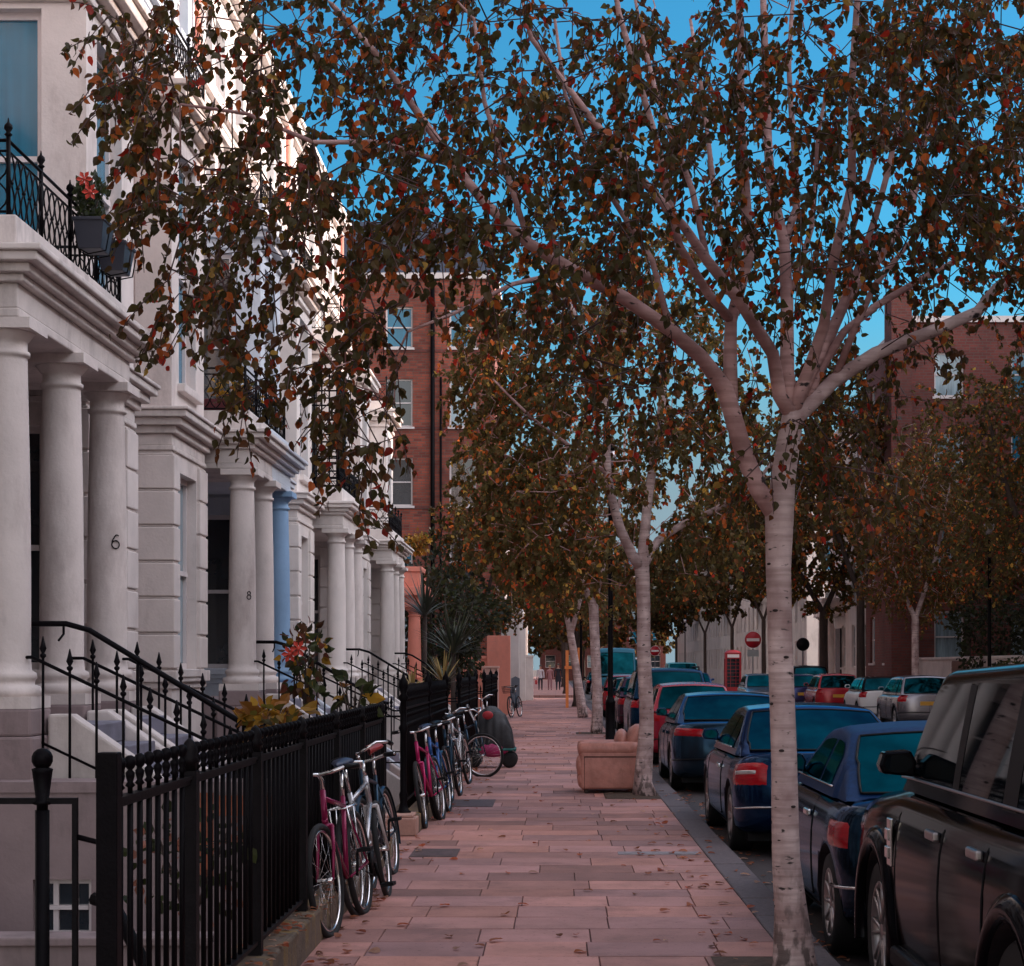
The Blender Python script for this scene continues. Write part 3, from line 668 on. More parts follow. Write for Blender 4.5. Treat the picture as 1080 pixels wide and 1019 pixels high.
# garden wall on the right
for a, b, l in ((57, 74.4, 'pale garden wall behind the silver hatchback on the right'),):
    mb = MB(); mb.box(14.4, 14.65, a, b, -.1, 1.9); mb.box(14.35, 14.7, a, b, 1.9, 2.0); tag(mb.build('garden_wall', stucco, bev=.01), l, 'wall')
mb = MB(); mb.box(14.36, 14.398, 64.5, 67.0, 0, 1.85)
for k in range(8): mb.box(14.345, 14.36, 64.5, 67.0, .08+k*.22, .27+k*.22)
tag(mb.build('garage_door', mat('brown_timber', (.13, .05, .03), .7, var=.3, scale=5, stretch=(1, .3, 3))), 'brown timber garage door in the garden wall on the right', 'garage door')
# far left: salmon garden wall, pillars, white gate piers, far houses
mb = MB(); mb.box(-4.1, -1.75, 66, 66.3, -.1, 1.92); mb.box(-4.15, -1.7, 65.95, 66.35, 1.92, 2.02); mb.box(-2.45, -1.62, 65.9, 66.4, -.1, 2.75)
tag(mb.build('garden_wall', stucco_p, bev=.01), 'salmon pink garden wall beyond the left terrace', 'wall')
mb = MB(); mb.box(-1.98, -1.55, 50.0, 50.45, 0, 1.6); mb.box(-2.0, -1.53, 49.98, 50.47, 1.6, 1.66)
tag(mb.build('gate_pillar', mat('pink_render', (.55, .33, .28), .8, var=.1), bev=.01), 'square pinkish gate pillar past the covered pushchair', 'pillar')
mb = MB(); mb.box(-1.85, -1.5, 77.0, 77.35, 0, 1.15); mb.prism([(-1.85, 1.15), (-1.5, 1.15), (-1.675, 1.24)], 77, 77.35, 'y')
tag(mb.build('bollard_pillar', mat('grey_paint', (.13, .14, .17), .7, var=.1)), 'stubby grey pillar on the pavement edge before the sunlit crossing', 'pillar')
t = thing('corner_house', 'white stucco corner piers catching sun at the side street', 'house', (-3, 90, 0))
mb = MB(); mb.box(-2.58, -1.75, 88, 96.6, -.1, 4.2); mb.box(-2.58, -1.6, 87.9, 96.7, 4.2, 4.5); mb.build('wall', stucco_w, t, True)
mb = MB(); mb.box(-1.748, -1.45, 89, 89.7, -.1, 4.0); mb.box(-1.748, -1.45, 95.5, 96.3, -.1, 4.0); mb.build('pier', stucco_w, t, True)
mb = MB(); mb.box(-1.75, -1.1, 90.5, 91, 0, 2.1); mb.box(-1.78, -1.07, 90.45, 91.05, 2.1, 2.2); mb.build('gate_pier', stucco_w, t, True)
# salmon porch standing past the end of the terrace
t = thing('salmon_porch', 'sunlit salmon porch end with one column past the white terrace', 'porch', (-4, 54.5, 0))
mb = MB(); column(mb, -4.2, 55.0, 1.2, 3.4, .2); mb.build('column', stucco_p, t, True)
mb = MB(); mb.box(-6.2, -3.95, 54.6, 57, 3.4, 3.75); mb.box(-6.2, -3.75, 54.4, 57, 3.75, 4.0); mb.box(-6.2, -4.0, 54.6, 57, 4.0, 4.45); mb.box(-6.2, -3.95, 54.55, 57, 4.45, 4.6); mb.build('entablature', stucco_p, t, True, bev=.015)
mb = MB(); mb.box(-6.2, -3.9, 54.6, 57, -.1, 1.2); mb.build('base', stucco_p, t, True)
# end of the street
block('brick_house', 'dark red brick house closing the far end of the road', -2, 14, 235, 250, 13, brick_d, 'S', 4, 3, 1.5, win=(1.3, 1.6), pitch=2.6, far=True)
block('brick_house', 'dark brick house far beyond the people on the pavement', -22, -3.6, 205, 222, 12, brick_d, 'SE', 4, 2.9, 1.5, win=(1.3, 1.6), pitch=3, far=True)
block('stucco_house', 'pale house past the side street on the left', -14, -3.6, 108, 160, 11, stucco_w, 'SE', 3, 3.1, 1.5, tm=stucco_w, win=(1.1, 1.8), pitch=3.4, far=True)
# ------------------------------------------------------------------ trees
LC = np.array([(.072, .056, .018), (.092, .056, .020), (.115, .046, .018), (.42, .10, .022), (.36, .030, .016), (.34, .20, .04)])
def leaf_mesh(name, base, axis, nrm, size, cols, par, m, simple=False, wid=.78):
    """many small folded ovate leaves: base points, axes (pointing to the tip), normals, sizes, colours (N arrays)"""
    n = len(base); axis = axis/np.linalg.norm(axis, axis=1)[:, None]
    side = np.cross(axis, nrm); side /= (np.linalg.norm(side, axis=1)[:, None]+1e-9); up = np.cross(side, axis)
    s = size[:, None]
    if simple:
        V = np.stack([base, base+axis*s*.5+side*s*wid*.5, base+axis*s, base+axis*s*.5-side*s*wid*.5], 1); k = 4
        idx = np.array([[0, 1, 2, 3]])
    else:
        w1 = s*wid*.5; fold = up*s*.10
        M = base+axis*s*.42+up*s*.02; T = base+axis*s-up*s*.10
        V = np.stack([base, base+axis*s*.09+side*w1*.62+fold*.6, base+axis*s*.34+side*w1+fold, base+axis*s*.66+side*w1*.66+fold*.7, T, base+axis*s*.66-side*w1*.66+fold*.7, base+axis*s*.34-side*w1+fold, base+axis*s*.09-side*w1*.62+fold*.6, M], 1); k = 9
        idx = np.array([[0, 1, 2, 8], [8, 2, 3, 4], [8, 4, 5, 6], [0, 8, 6, 7]])
    F_ = (idx[None]+(np.arange(n)*k)[:, None, None]).reshape(-1, 4)
    me = bpy.data.meshes.new(name); me.from_pydata(V.reshape(-1, 3).tolist(), [], F_.tolist()); me.materials.append(m)
    at = me.color_attributes.new('leafcol', 'FLOAT_COLOR', 'POINT')
    at.data.foreach_set('color', np.concatenate([np.repeat(cols, k, 0), np.ones((n*k, 1))], 1).astype(np.float32).ravel())
    o = bpy.data.objects.new(name, me); col.objects.link(o); attach(o, par, True)
    return o
def leafcols(n, w, dark=1.):
    i = nr.choice(len(LC), n, p=np.array(w)/sum(w)); return LC[i]*dark*nr.uniform(.65, 1.35, (n, 1))
class Skel:
    def __init__(s): s.p = []; s.par = []; s.r = []
    def limb(s, pts, rs, start=None):
        P = [Vector(p) for p in pts]
        prev = -1
        if start is not None: prev = s.near(P[0])
        for i, p in enumerate(P):
            if i > 0:
                a = P[i-1]; n = max(1, int((p-a).length/.22)); pa = P[max(0, i-2)]; pb = P[min(len(P)-1, i+1)]
                for k in range(1, n+1):
                    t = k/n; h1 = (p-pa)*.5; h2 = (pb-a)*.5
                    q = a*(2*t**3-3*t**2+1)+p*(-2*t**3+3*t**2)+h1*(t**3-2*t**2+t)+h2*(t**3-t**2)
                    s.p.append(q); s.par.append(prev); s.r.append(rs[i-1]+(rs[i]-rs[i-1])*t); prev = len(s.p)-1
            elif start is None:
                s.p.append(p); s.par.append(-1); s.r.append(rs[0]); prev = len(s.p)-1
    def near(s, q):
        A = np.array([tuple(p) for p in s.p]); return int(np.argmin(((A-np.array(q))**2).sum(1)))
    def grow(s, att, step=.3, droop=.12):
        A = np.array([tuple(p) for p in s.p]); att = np.array(att)
        d = np.sqrt(((att[:, None, :]-A[None, ::2, :])**2).sum(2)).min(1); order = np.argsort(d)
        cap = len(s.p)+len(att)*14; B = np.zeros((cap, 3)); B[:len(A)] = A; n = len(A); n_main = n; tips = []
        base = np.array(s.p[0])
        for i in order:
            q = att[i]; dd = ((B[:n]-q)**2).sum(1)
            pen = np.where(B[:n, 2] > q[2]+.9, 1.8, 1.)          # prefer parents that are not far above
            j = int(np.argmin(dd*pen)); a = B[j]; L = math.sqrt(dd[j]); k = max(1, int(L/step)); prev = j; bow = nr.normal(0, .16*min(L, 1.6), 3)
            for t in range(1, k+1):
                f = t/k; p = a+(q-a)*f+bow*4*f*(1-f); p = p+np.array([0, 0, droop*L*4*f*(1-f)*.5])+nr.normal(0, .02*L, 3)*(f < 1)
                if n >= cap: break
                B[n] = p; s.p.append(Vector(p)); s.par.append(prev); s.r.append(None); prev = n; n += 1
            tips.append((prev, q-a))
        return tips
    def finish(s, rmin=.004, c=.0042, ex=.46):
        n = len(s.p); cnt = np.ones(n)
        for i in range(n-1, -1, -1):
            if s.par[i] >= 0: cnt[s.par[i]] += cnt[i]*.25 if s.r[i] is None else 0
        for i in range(n):
            if s.r[i] is None:
                pr = s.r[s.par[i]]; s.r[i] = min(max(rmin, c*cnt[i]**ex), pr*.85 if pr > rmin*1.3 else pr)
    def mesh(s, mb_main, mb_twig, thr=.03, nmain=10, nt=5, fine=None):
        n = len(s.p); ch = [[] for _ in range(n)]
        for i in range(n):
            if s.par[i] >= 0: ch[s.par[i]].append(i)
        done = set()
        for i in range(n):
            if i in done: continue
            path = [i] if s.par[i] < 0 else [s.par[i], i]; done.add(i); k = i
            while ch[k]:
                nx = [c for c in ch[k] if c not in done]
                if not nx: break
                k2 = max(nx, key=lambda c: (s.r[c], -c)); path.append(k2); done.add(k2); k = k2
            rs = [s.r[j] for j in path]
            if len(path) > 1 and s.par[i] >= 0: rs[0] = min(rs[0], rs[1]*1.1)
            if len(path) < 2: continue
            tgt, nn = (mb_main, nmain) if max(rs) > thr else (mb_twig, nt)
            if fine is not None and max(rs) < .0085: tgt, nn = fine, 5
            tgt.tube([s.p[j] for j in path], rs, nn)
def twigs_and_leaves(tips, sk, nleaf, size, weights, dark=1., hang=.6, tl=(.25, .5), mb=None, rt=.0025, zmin=None):
    B, A, Nn, S, = [], [], [], []
    ctr = np.array(sk.p[0]); ctr[2] += 3
    for idx, dv in tips:
        p0 = np.array(sk.p[idx]); out = p0-ctr; out[2] *= .3; out /= np.linalg.norm(out)+1e-6
        for _ in range(rnd.choice([1, 1, 2])):
            d = out*rnd.uniform(.1, .8)+nr.normal(0, .45, 3)+np.array([0, 0, -hang*rnd.uniform(.5, 1.6)]); d /= np.linalg.norm(d)
            L = rnd.uniform(*tl); pts = [p0]; v = d.copy(); k = 6
            for t in range(k):
                v = v+np.array([0, 0, -.14*hang]); v /= np.linalg.norm(v); pts.append(pts[-1]+v*L/k)
            if mb is not None: mb.tube([tuple(p) for p in pts], [rt]*(k)+[rt*.6], 4, cap=False)
            m = max(2, int(nleaf*rnd.uniform(.6, 1.3)))
            for q in range(m):
                f = (q+rnd.random()*.8)/m*k; i0 = min(k-1, int(f)); p = pts[i0]+(pts[i0+1]-pts[i0])*(f-i0)
                a = v*.5+nr.normal(0, .6, 3)+np.array([0, 0, -.55]); B.append(p+nr.normal(0, .012, 3)); A.append(a); Nn.append(nr.normal(0, 1, 3)+np.array([0, 0, .5])); S.append(size*rnd.uniform(.65, 1.2))
    B, A, Nn, S = map(np.array, (B, A, Nn, S))
    return B, A, Nn, S, leafcols(len(B), weights, dark)
def px_limb(sk, pts, r0, r1, start=True, d=10.):
    P = [W(p[0], p[1], p[2] if len(p) > 2 else d) for p in pts]; k = len(P)
    sk.limb(P, [r0+(r1-r0)*i/(k-1) for i in range(k)], start if start else None)

def clear_front(att, boxes):
    out = []
    for q in att:
        u, v = CX+q[0]*F/q[1], CY-(q[2]-EYE)*F/q[1]
        if any(x0 < u < x1 and y0 < v < y1 and q[1] < dmax and rnd.random() < .85 for x0, x1, y0, y1, dmax in boxes): continue
        out.append(q)
    return out
# --- the birch nearest the viewer
t = thing('birch_tree', 'nearest pale barked birch rising beside the black off-road car, its leaves hanging across the top', 'tree', (1.28, 9.95, 0), group='birches along the kerb')
sk = Skel()
base = (1.285, 9.95)
sk.limb([(1.29, 9.95, -.05), (1.285, 9.95, .06), (1.265, 9.95, .35), W(829, 907, 9.95), W(827, 800, 9.95), W(823, 686, 9.95), W(821, 600, 9.95), W(822, 545, 9.95), W(826, 505, 9.95), W(831, 470, 9.95), W(836, 440, 9.95)],
        [.155, .118, .088, .076, .070, .067, .068, .078, .066, .064, .06])
px_limb(sk, [(824, 562, 9.95), (814, 538, 9.94), (801, 518, 9.9), (785, 480, 9.85), (771, 432, 9.8), (764, 410, 9.75)], .052, .048)
px_limb(sk, [(764, 413, 9.75), (741, 378, 9.6), (707, 348, 9.4), (658, 314, 9.2), (604, 285, 9.0), (558, 257, 8.9), (511, 214, 8.8), (480, 175, 8.75), (444, 124, 8.7), (400, 60, 8.6), (350, 5, 8.5)], .042, .012)
px_limb(sk, [(768, 420, 9.8), (770, 370, 9.8), (771, 338, 9.8), (790, 270, 9.7), (786, 196, 9.6), (781, 123, 9.5), (781, 30, 9.4), (775, -60, 9.3)], .04, .014)
px_limb(sk, [(771, 340, 9.8), (746, 309, 9.6), (717, 260, 9.5), (692, 147, 9.3), (653, 15, 9.2), (640, -60, 9.1)], .028, .011)
px_limb(sk, [(838, 440, 9.95), (849, 432, 10), (879, 402, 10.1), (923, 373, 10.2), (987, 348, 10.3), (1031, 329, 10.3), (1051, 304, 10.3), (1080, 284, 10.4), (1150, 230, 10.4)], .045, .024)
px_limb(sk, [(835, 440, 9.95), (822, 417, 9.9), (815, 373, 9.8), (781, 319, 9.6), (746, 275, 9.4), (722, 240, 9.3), (678, 191, 9.1), (620, 120, 9.0), (560, 40, 8.9)], .042, .012)
px_limb(sk, [(834, 440, 9.95), (830, 392, 10), (830, 319, 10.1), (827, 255, 10.2), (813, 196, 10.3), (808, 98, 10.5), (805, 0, 10.6), (800, -120, 10.7)], .044, .014)
px_limb(sk, [(837, 440, 9.95), (842, 417, 9.95), (854, 388, 9.9), (869, 343, 9.8), (879, 275, 9.7), (898, 196, 9.6), (898, 98, 9.5), (903, 15, 9.4), (910, -80, 9.3)], .040, .012)
px_limb(sk, [(879, 402, 10.1), (903, 343, 10.1), (923, 300, 10.1), (948, 270, 10.1), (990, 220, 10.1), (1050, 160, 10)], .022, .008)
px_limb(sk, [(848, 425, 10), (854, 412, 10.1), (893, 314, 10.4), (933, 265, 10.6), (962, 211, 10.8), (977, 137, 11), (1011, 59, 11.1), (1026, 20, 11.2), (1050, -60, 11.3)], .038, .012)
px_limb(sk, [(827, 255, 10.2), (840, 220, 10.3), (838, 160, 10.4), (832, 70, 10.5), (838, -20, 10.6)], .026, .010)
px_limb(sk, [(558, 257, 8.9), (531, 171, 8.8), (511, 108, 8.7), (500, 20, 8.6)], .016, .008)
px_limb(sk, [(480, 175, 8.75), (400, 150, 8.5), (330, 150, 8.3), (260, 120, 8.2), (190, 110, 8.1)], .014, .007)
px_limb(sk, [(604, 285, 9.0), (540, 300, 8.7), (480, 330, 8.5), (430, 350, 8.4)], .013, .006)
px_limb(sk, [(746, 275, 9.4), (730, 200, 9.5), (690, 90, 9.7), (670, 0, 9.9)], .02, .008)
px_limb(sk, [(838, 438, 9.98), (866, 375, 10.1), (908, 275, 10.2), (938, 175, 10.1), (958, 60, 10), (970, -40, 9.9)], .026, .009)
px_limb(sk, [(845, 432, 10), (890, 350, 10.2), (962, 300, 10.3), (1042, 255, 10.3), (1100, 195, 10.2)], .026, .010)
px_limb(sk, [(707, 348, 9.4), (688, 275, 9.3), (640, 200, 9.2), (596, 100, 9.1), (585, 20, 9)], .018, .007)
px_limb(sk, [(781, 319, 9.6), (757, 230, 9.7), (744, 120, 9.8), (728, 20, 9.9)], .020, .008)
px_limb(sk, [(830, 319, 10.1), (856, 240, 10.2), (862, 150, 10.3), (880, 50, 10.3)], .018, .007)
px_limb(sk, [(893, 314, 10.4), (900, 240, 10.3), (930, 140, 10.2), (940, 30, 10.1)], .018, .008)
# leaf regions: (polygon in photo pixels surveyed at the tree's depth, depth range, number of shoots)
def poly_pts(poly, n, d0, d1):
    xs = [p[0] for p in poly]; ys = [p[1] for p in poly]; out = []
    while len(out) < n:
        x, y = rnd.uniform(min(xs), max(xs)), rnd.uniform(min(ys), max(ys)); ins = False; j = len(poly)-1
        for i in range(len(poly)):
            if (poly[i][1] > y) != (poly[j][1] > y) and x < (poly[j][0]-poly[i][0])*(y-poly[i][1])/(poly[j][1]-poly[i][1])+poly[i][0]: ins = not ins
            j = i
        if ins: out.append(W(x, y, rnd.uniform(d0, d1)))
    return out
att = []
att += poly_pts([(110, 10), (330, -20), (420, 100), (440, 230), (420, 330), (360, 430), (300, 390), (240, 330), (180, 250), (140, 170), (105, 90)], 209, 7.4, 9.4)
att += poly_pts([(330, 380), (420, 300), (440, 420), (405, 520), (375, 545), (350, 480)], 28, 8.0, 9.0)
att += poly_pts([(150, 250), (250, 320), (300, 400), (285, 440), (220, 400), (165, 330)], 15, 7.8, 8.8)
att += poly_pts([(95, 40), (140, 60), (170, 170), (150, 250), (125, 160)], 15, 7.6, 8.4)
att += poly_pts([(330, -30), (560, -30), (600, 120), (600, 300), (520, 320), (440, 260), (400, 120)], 163, 7.6, 10)
att += poly_pts([(560, 0), (760, 0), (760, 120), (720, 240), (640, 300), (600, 180)], 142, 8, 11)
att += poly_pts([(560, 230), (720, 290), (760, 400), (700, 460), (600, 400), (540, 330)], 66, 8.6, 10.6)
att += poly_pts([(740, 0), (930, 0), (930, 130), (880, 330), (800, 340), (740, 200)], 156, 8.2, 11.2)
att += poly_pts([(900, -10), (1110, -20), (1110, 250), (960, 260), (930, 140)], 257, 8.4, 11.4)
att += poly_pts([(880, 240), (1110, 230), (1110, 330), (980, 420), (900, 440), (840, 420)], 132, 9, 11.6)
att += poly_pts([(720, 380), (960, 400), (960, 520), (850, 560), (760, 520)], 51, 9.4, 11.4)
att += poly_pts([(150, -260), (1250, -260), (1150, -20), (150, -20)], 243, 7.6, 11.5)
att = clear_front(att, [(850, 1085, 285, 440, 10.35), (700, 775, 330, 560, 9.8)])
tips = sk.grow(att, .22, .14); sk.finish(.003, .0036, .46)
ma, mt_, fn_ = MB(), MB(), MB(); sk.mesh(ma, mt_, .0595, 20, 10, fn_)
B, A, Nn, S, C = twigs_and_leaves(tips, sk, 18, .0475, [.46, .2, .13, .12, .05, .04], 1., hang=.75, tl=(.16, .42), mb=fn_)
tr = ma.build('trunk', birch, t, True, recalc=False)
kn = MB()                                                        # scars and branch collars on the trunk
for z, a in ((.25, 2.2), (.5, 3.4), (.72, 4.0), (.9, 5.2), (1.2, 4.4), (1.45, 3.6), (1.7, 5.0), (1.95, 4.2), (2.2, 3.7)):
    cx = np.interp(z, [0, .35, .7, 1.65, 2.4], [1.285, 1.265, 1.245, 1.215, 1.2]); kn.ell((cx+math.cos(a)*.066, 9.95+math.sin(a)*.066, z), .016, .016, .008, 8)
kn.build('bark_scar', mat('bark_scar', (.03, .018, .016), .9), tr)
mt_.build('branches', birch_l, t, True, recalc=False); fn_.build('twigs', twig_m, t, True, recalc=False)
leaf_mesh('crown', B, A, Nn, S, C, t, leafm)

def kerb_tree(label, x, y, h, limbs, trunk, att, nleaf, size, weights, dark=1., bmat=None, lmat=None, name='birch_tree', group='birches along the kerb', tl=(.3, .6), simple=True, hang=.6, step=.45, c=.006, thr=.05, nm=8):
    t = thing(name, label, 'tree', (x, y, 0), group=group); sk = Skel(); sk.limb(*trunk)
    for l in limbs: sk.limb(l[0], l[1], True)
    tips = sk.grow(att, step, .14); sk.finish(.006, c, .46); ma, mt = MB(), MB(); sk.mesh(ma, mt, thr, nm, 4)
    B, A, Nn, S, C = twigs_and_leaves(tips, sk, nleaf, size, weights, dark, hang, tl)
    ma.build('trunk', bmat or birch, t, True, recalc=False)
    if mt.f: mt.build('branches', lmat or birch_l, t, True, recalc=False)
    leaf_mesh('crown', B, A, Nn, S, C, t, leafm, simple)
    return t
def ell_pts(c, r, n, low=-1., hole=.35):
    out = []
    while len(out) < n:
        v = nr.uniform(-1, 1, 3); q = np.linalg.norm(v)
        if q > 1 or q < .25 or v[2] < low: continue
        # uneven outline: lumps
        k = .82+.18*math.sin(v[0]*5+c[1])*math.cos(v[1]*4+c[0])+.12*math.sin(v[2]*7)
        if q > k: continue
        out.append((c[0]+v[0]*r[0], c[1]+v[1]*r[1], c[2]+v[2]*r[2]))
    return out
# --- second birch beside the armchair
def wl(pts): return [W(*p) for p in pts]
D = 23.6
TW = ([.56, .20, .10, .06, .015, .045])
kerb_tree('birch beside the tan armchair, second from the viewer on the kerb', 1.12, D, 9,
          [(wl([(677, 604, D), (655, 560, D-.2), (641, 500, D-.4), (640, 440, D-.5), (630, 380, D-.5), (600, 320, D-.6), (570, 280, D-.7)]), [.075, .06, .05, .04, .035, .025, .015]),
           (wl([(677, 602, D), (694, 570, D+.2), (720, 553, D+.3), (750, 540, D+.4), (790, 515, D+.5), (830, 470, D+.5)]), [.07, .05, .045, .04, .03, .015]),
           (wl([(677, 602, D), (682, 540, D+.1), (690, 480, D+.3), (700, 400, D+.6), (690, 330, D+.6), (680, 260, D+.7)]), [.08, .06, .055, .045, .03, .015]),
           (wl([(641, 500, D-.4), (600, 470, D-.8), (560, 440, D-1.2), (520, 400, D-1.4)]), [.035, .03, .02, .012])],
          (wl([(680, 842, D), (678, 825, D), (682, 760, D), (679, 690, D), (679, 640, D), (677, 600, D)]), [.17, .12, .092, .088, .085, .095]),
          clear_front(ell_pts(W(640, 440, D), (2.05, 2.1, 2.55), 520)+ell_pts(W(560, 520, D-.6), (.95, 1.2, 1.2), 120)+ell_pts(W(740, 480, D), (1.1, 1.4, 1.5), 110)+ell_pts(W(545, 430, D-.3), (.95, 1.2, 1.3), 90)+ell_pts(W(640, 290, D+.3), (1.5, 1.4, 1.1), 130)+ell_pts(W(530, 360, D), (.8, 1, 1.0), 50), [(635, 725, 470, 625, D+.4), (640, 700, 400, 470, D)]),
          26, .074, TW, 1.9, tl=(.25, .6), simple=False, hang=.7, step=.35, c=.005, thr=.04, nm=12)
D = 45.5
kerb_tree('slim birch behind the black lamp post, third from the viewer on the kerb', .97, D, 8,
          [(wl([(626, 640, D), (605, 590, D), (590, 520, D), (570, 450, D)]), [.09, .07, .05, .02]), (wl([(626, 640, D), (640, 580, D+.3), (655, 520, D+.5), (660, 440, D+.5)]), [.08, .06, .04, .02])],
          (wl([(629, 775, D), (630, 740, D), (628, 690, D), (626, 640, D)]), [.16, .125, .12, .12]),
          ell_pts(W(605, 540, D), (2.6, 2.4, 2.7), 420), 20, .12, TW, 1.8, tl=(.3, .6), hang=.6)
D = 59.7
kerb_tree('leaning birch beyond the lamp post, fourth from the viewer on the kerb', .8, D, 8,
          [(wl([(602, 670, D), (590, 620, D), (570, 560, D)]), [.1, .06, .03]), (wl([(602, 670, D), (620, 600, D), (635, 550, D)]), [.09, .06, .03])],
          (wl([(615, 757, D), (609, 715, D), (602, 670, D)]), [.17, .13, .12]),
          ell_pts(W(585, 580, D), (2.8, 2.4, 2.6), 360), 20, .14, TW, 1.7, tl=(.3, .7))
def plain_tree(label, x, y, zt, crown_c, crown_r, n, leaf, dark=.7, w=TW, name='street_tree', group='street trees further off', bm_=None, tr=.15, hang=.5, nleaf=20, low=-1.):
    cz = crown_c[2]
    return kerb_tree(label, x, y, zt, [([(x, y, zt), (x+(crown_c[0]-x)*.5-crown_r[0]*.3, y, zt+(cz-zt)*.7), (crown_c[0]-crown_r[0]*.5, y, cz+crown_r[2]*.4)], [tr*.6, tr*.4, tr*.15]),
                                       ([(x, y, zt), (x+crown_r[0]*.25, y+.3, zt+(cz-zt)*.7), (crown_c[0]+crown_r[0]*.45, y+.4, cz+crown_r[2]*.4)], [tr*.6, tr*.4, tr*.15])],
                     ([(x, y, -.05), (x+.02, y, .25), (x, y, zt*.6), (x, y, zt)], [tr*1.4, tr, tr*.85, tr*.85]), ell_pts(crown_c, crown_r, n, low), nleaf, leaf, w, dark, bmat=bm_ or bark, lmat=bm_ or bark, name=name, group=group, tl=(.35, .8), hang=hang, step=.7, c=.008)
OL = [.62, .24, .08, .04, .01, .01]
plain_tree('kerb tree with an orange lit stake, fifth from the viewer', .85, 76, 3.0, (.75, 76, 5.6), (2.6, 2.5, 2.8), 260, .19, 1.5, TW)
plain_tree('tree past the side street on the left pavement', .6, 112, 3.4, (.3, 112, 7.4), (3.4, 3, 3.8), 230, .26, 1.0, OL)
plain_tree('tree farthest down the left pavement', .6, 150, 3.4, (-.2, 150, 7), (4.2, 3.5, 4.2), 230, .34, .95, OL)
plain_tree('dark garden tree overhanging the salmon wall', -2.9, 68.5, 2.6, (-2.6, 68.5, 6.2), (2.2, 2.2, 3.8), 330, .17, 1.3, TW, name='garden_tree', group=None)
plain_tree('dark trunked tree across the road by the columned porch', 12.9, 89, 4.2, (12.4, 89, 8.8), (5.2, 3.6, 4.9), 760, .22, 1.7, TW, tr=.24)
plain_tree('tall olive tree on the far kerb hiding the corner of the red brick block', 12.7, 77, 4.5, (12.3, 77, 10.6), (4.4, 3, 4.8), 640, .19, 1.5, TW, tr=.2)
plain_tree('reddish birch on the far kerb behind the silver hatchback', 12.45, 64, 3.3, (12.3, 64, 6.6), (3.2, 2.6, 3.5), 620, .13, 1.9, [.36, .28, .26, .05, .01, .04], bm_=birch, name='birch_tree', group='birches on the far kerb', hang=.8)
plain_tree('tall dark leaved tree at the right edge over the big black car', 13.3, 49.5, 3.4, (13.2, 49.5, 7.2), (3.5, 2.9, 4.2), 900, .12, 1.7, TW, tr=.2)
plain_tree('tree in front of the red brick block on the right', 15.6, 70, 3.6, (15.2, 70, 7.4), (3.3, 2.3, 3.9), 600, .17, 1.7, TW, name='garden_tree', group=None)
for k, (x, y, s, l) in enumerate(((12.6, 112, 3.6, 'tree just past the phone box on the right pavement'), (12.6, 132, 3.8, 'second tree past the phone box on the right'), (12.6, 156, 4, 'third tree past the phone box on the right'), (12.4, 190, 4.6, 'farthest tree on the right pavement'))):
    plain_tree(l, x, y, 4.4, (x-.6, y, 9.8), (s+.6, s, 4.8), 420, .26+.04*k, 1.2, OL)
for k, (x, y, l) in enumerate(((3.5, 228, 'broad tree at the far end of the road, left of the road'), (10.5, 226, 'broad tree at the far end of the road, right of the road'), (-4, 190, 'broad dark tree behind the people on the pavement'))):
    plain_tree(l, x, y, 4, (x, y, 8.5), (6.5, 4, 6.2), 360, .46, 1.1, OL, group='trees closing the street')
# stakes at the fifth tree
st = thing('tree_stake', 'pair of timber stakes with a crossbar, glowing orange in the sun', 'stake', (.5, 74, 0))
mb = MB(); mb.box(.40, .52, 74, 74.12, 0, 2.3); mb.build('post', mat('orange_timber', (.75, .22, .06), .8, var=.2, scale=6), st, True)  # the sun's orange glow is put into the timber colour
mb = MB(); mb.box(.88, 1.0, 74, 74.12, 0, 2.4); mb.build('post', MATS['orange_timber'], st, True)
mb = MB(); mb.box(.36, 1.04, 73.95, 73.998, 1.55, 1.67); mb.build('crossbar', MATS['orange_timber'], st, True)
# soil round the trees, fallen leaves
for x0, x1, y0, y1, l in ((.88, 1.318, 9.5, 10.5, 'bare soil square around the nearest birch'), (.62, 1.318, 23.0, 24.3, 'bare soil square around the second birch'), (.5, 1.318, 44.9, 46.2, 'bare soil square around the third birch')):
    mb = MB(); P = [[(x0+(x1-x0)*i/8, y0+(y1-y0)*j/8, .003+(.02*rnd.random() if 0 < i < 8 and 0 < j < 8 else 0)) for j in range(9)] for i in range(9)]; mb.grid(P); struct(mb.build('bare_soil', earth)); 
for x0, x1, y0, y1, l, m_ in ((-1.30, -.74, 21.7, 22.9, 'dark metal inspection cover in the pavement near the pink bicycle', 'c'), (-1.27, -.86, 16.0, 16.7, 'dark metal inspection cover in the pavement before the stone block', 'c'), (.55, 1.27, 16.2, 16.45, 'pale metal strip cover across the kerb side of the pavement', 'l')):
    cm_ = MATS.get('cover_'+m_) or mat('cover_'+m_, (.09, .05, .045) if m_ == 'c' else (.24, .21, .22), .6, var=.35, scale=9, bump=.4, bscale=60, metal=.2)
    q = MB(); q.box(x0, x1, y0, y1, -.011, .0045); q.box(x0+.05, x1-.05, y0+.05, y1-.05, .0045, .0065); tag(q.build('inspection_cover', cm_, bev=.002), l, 'cover')
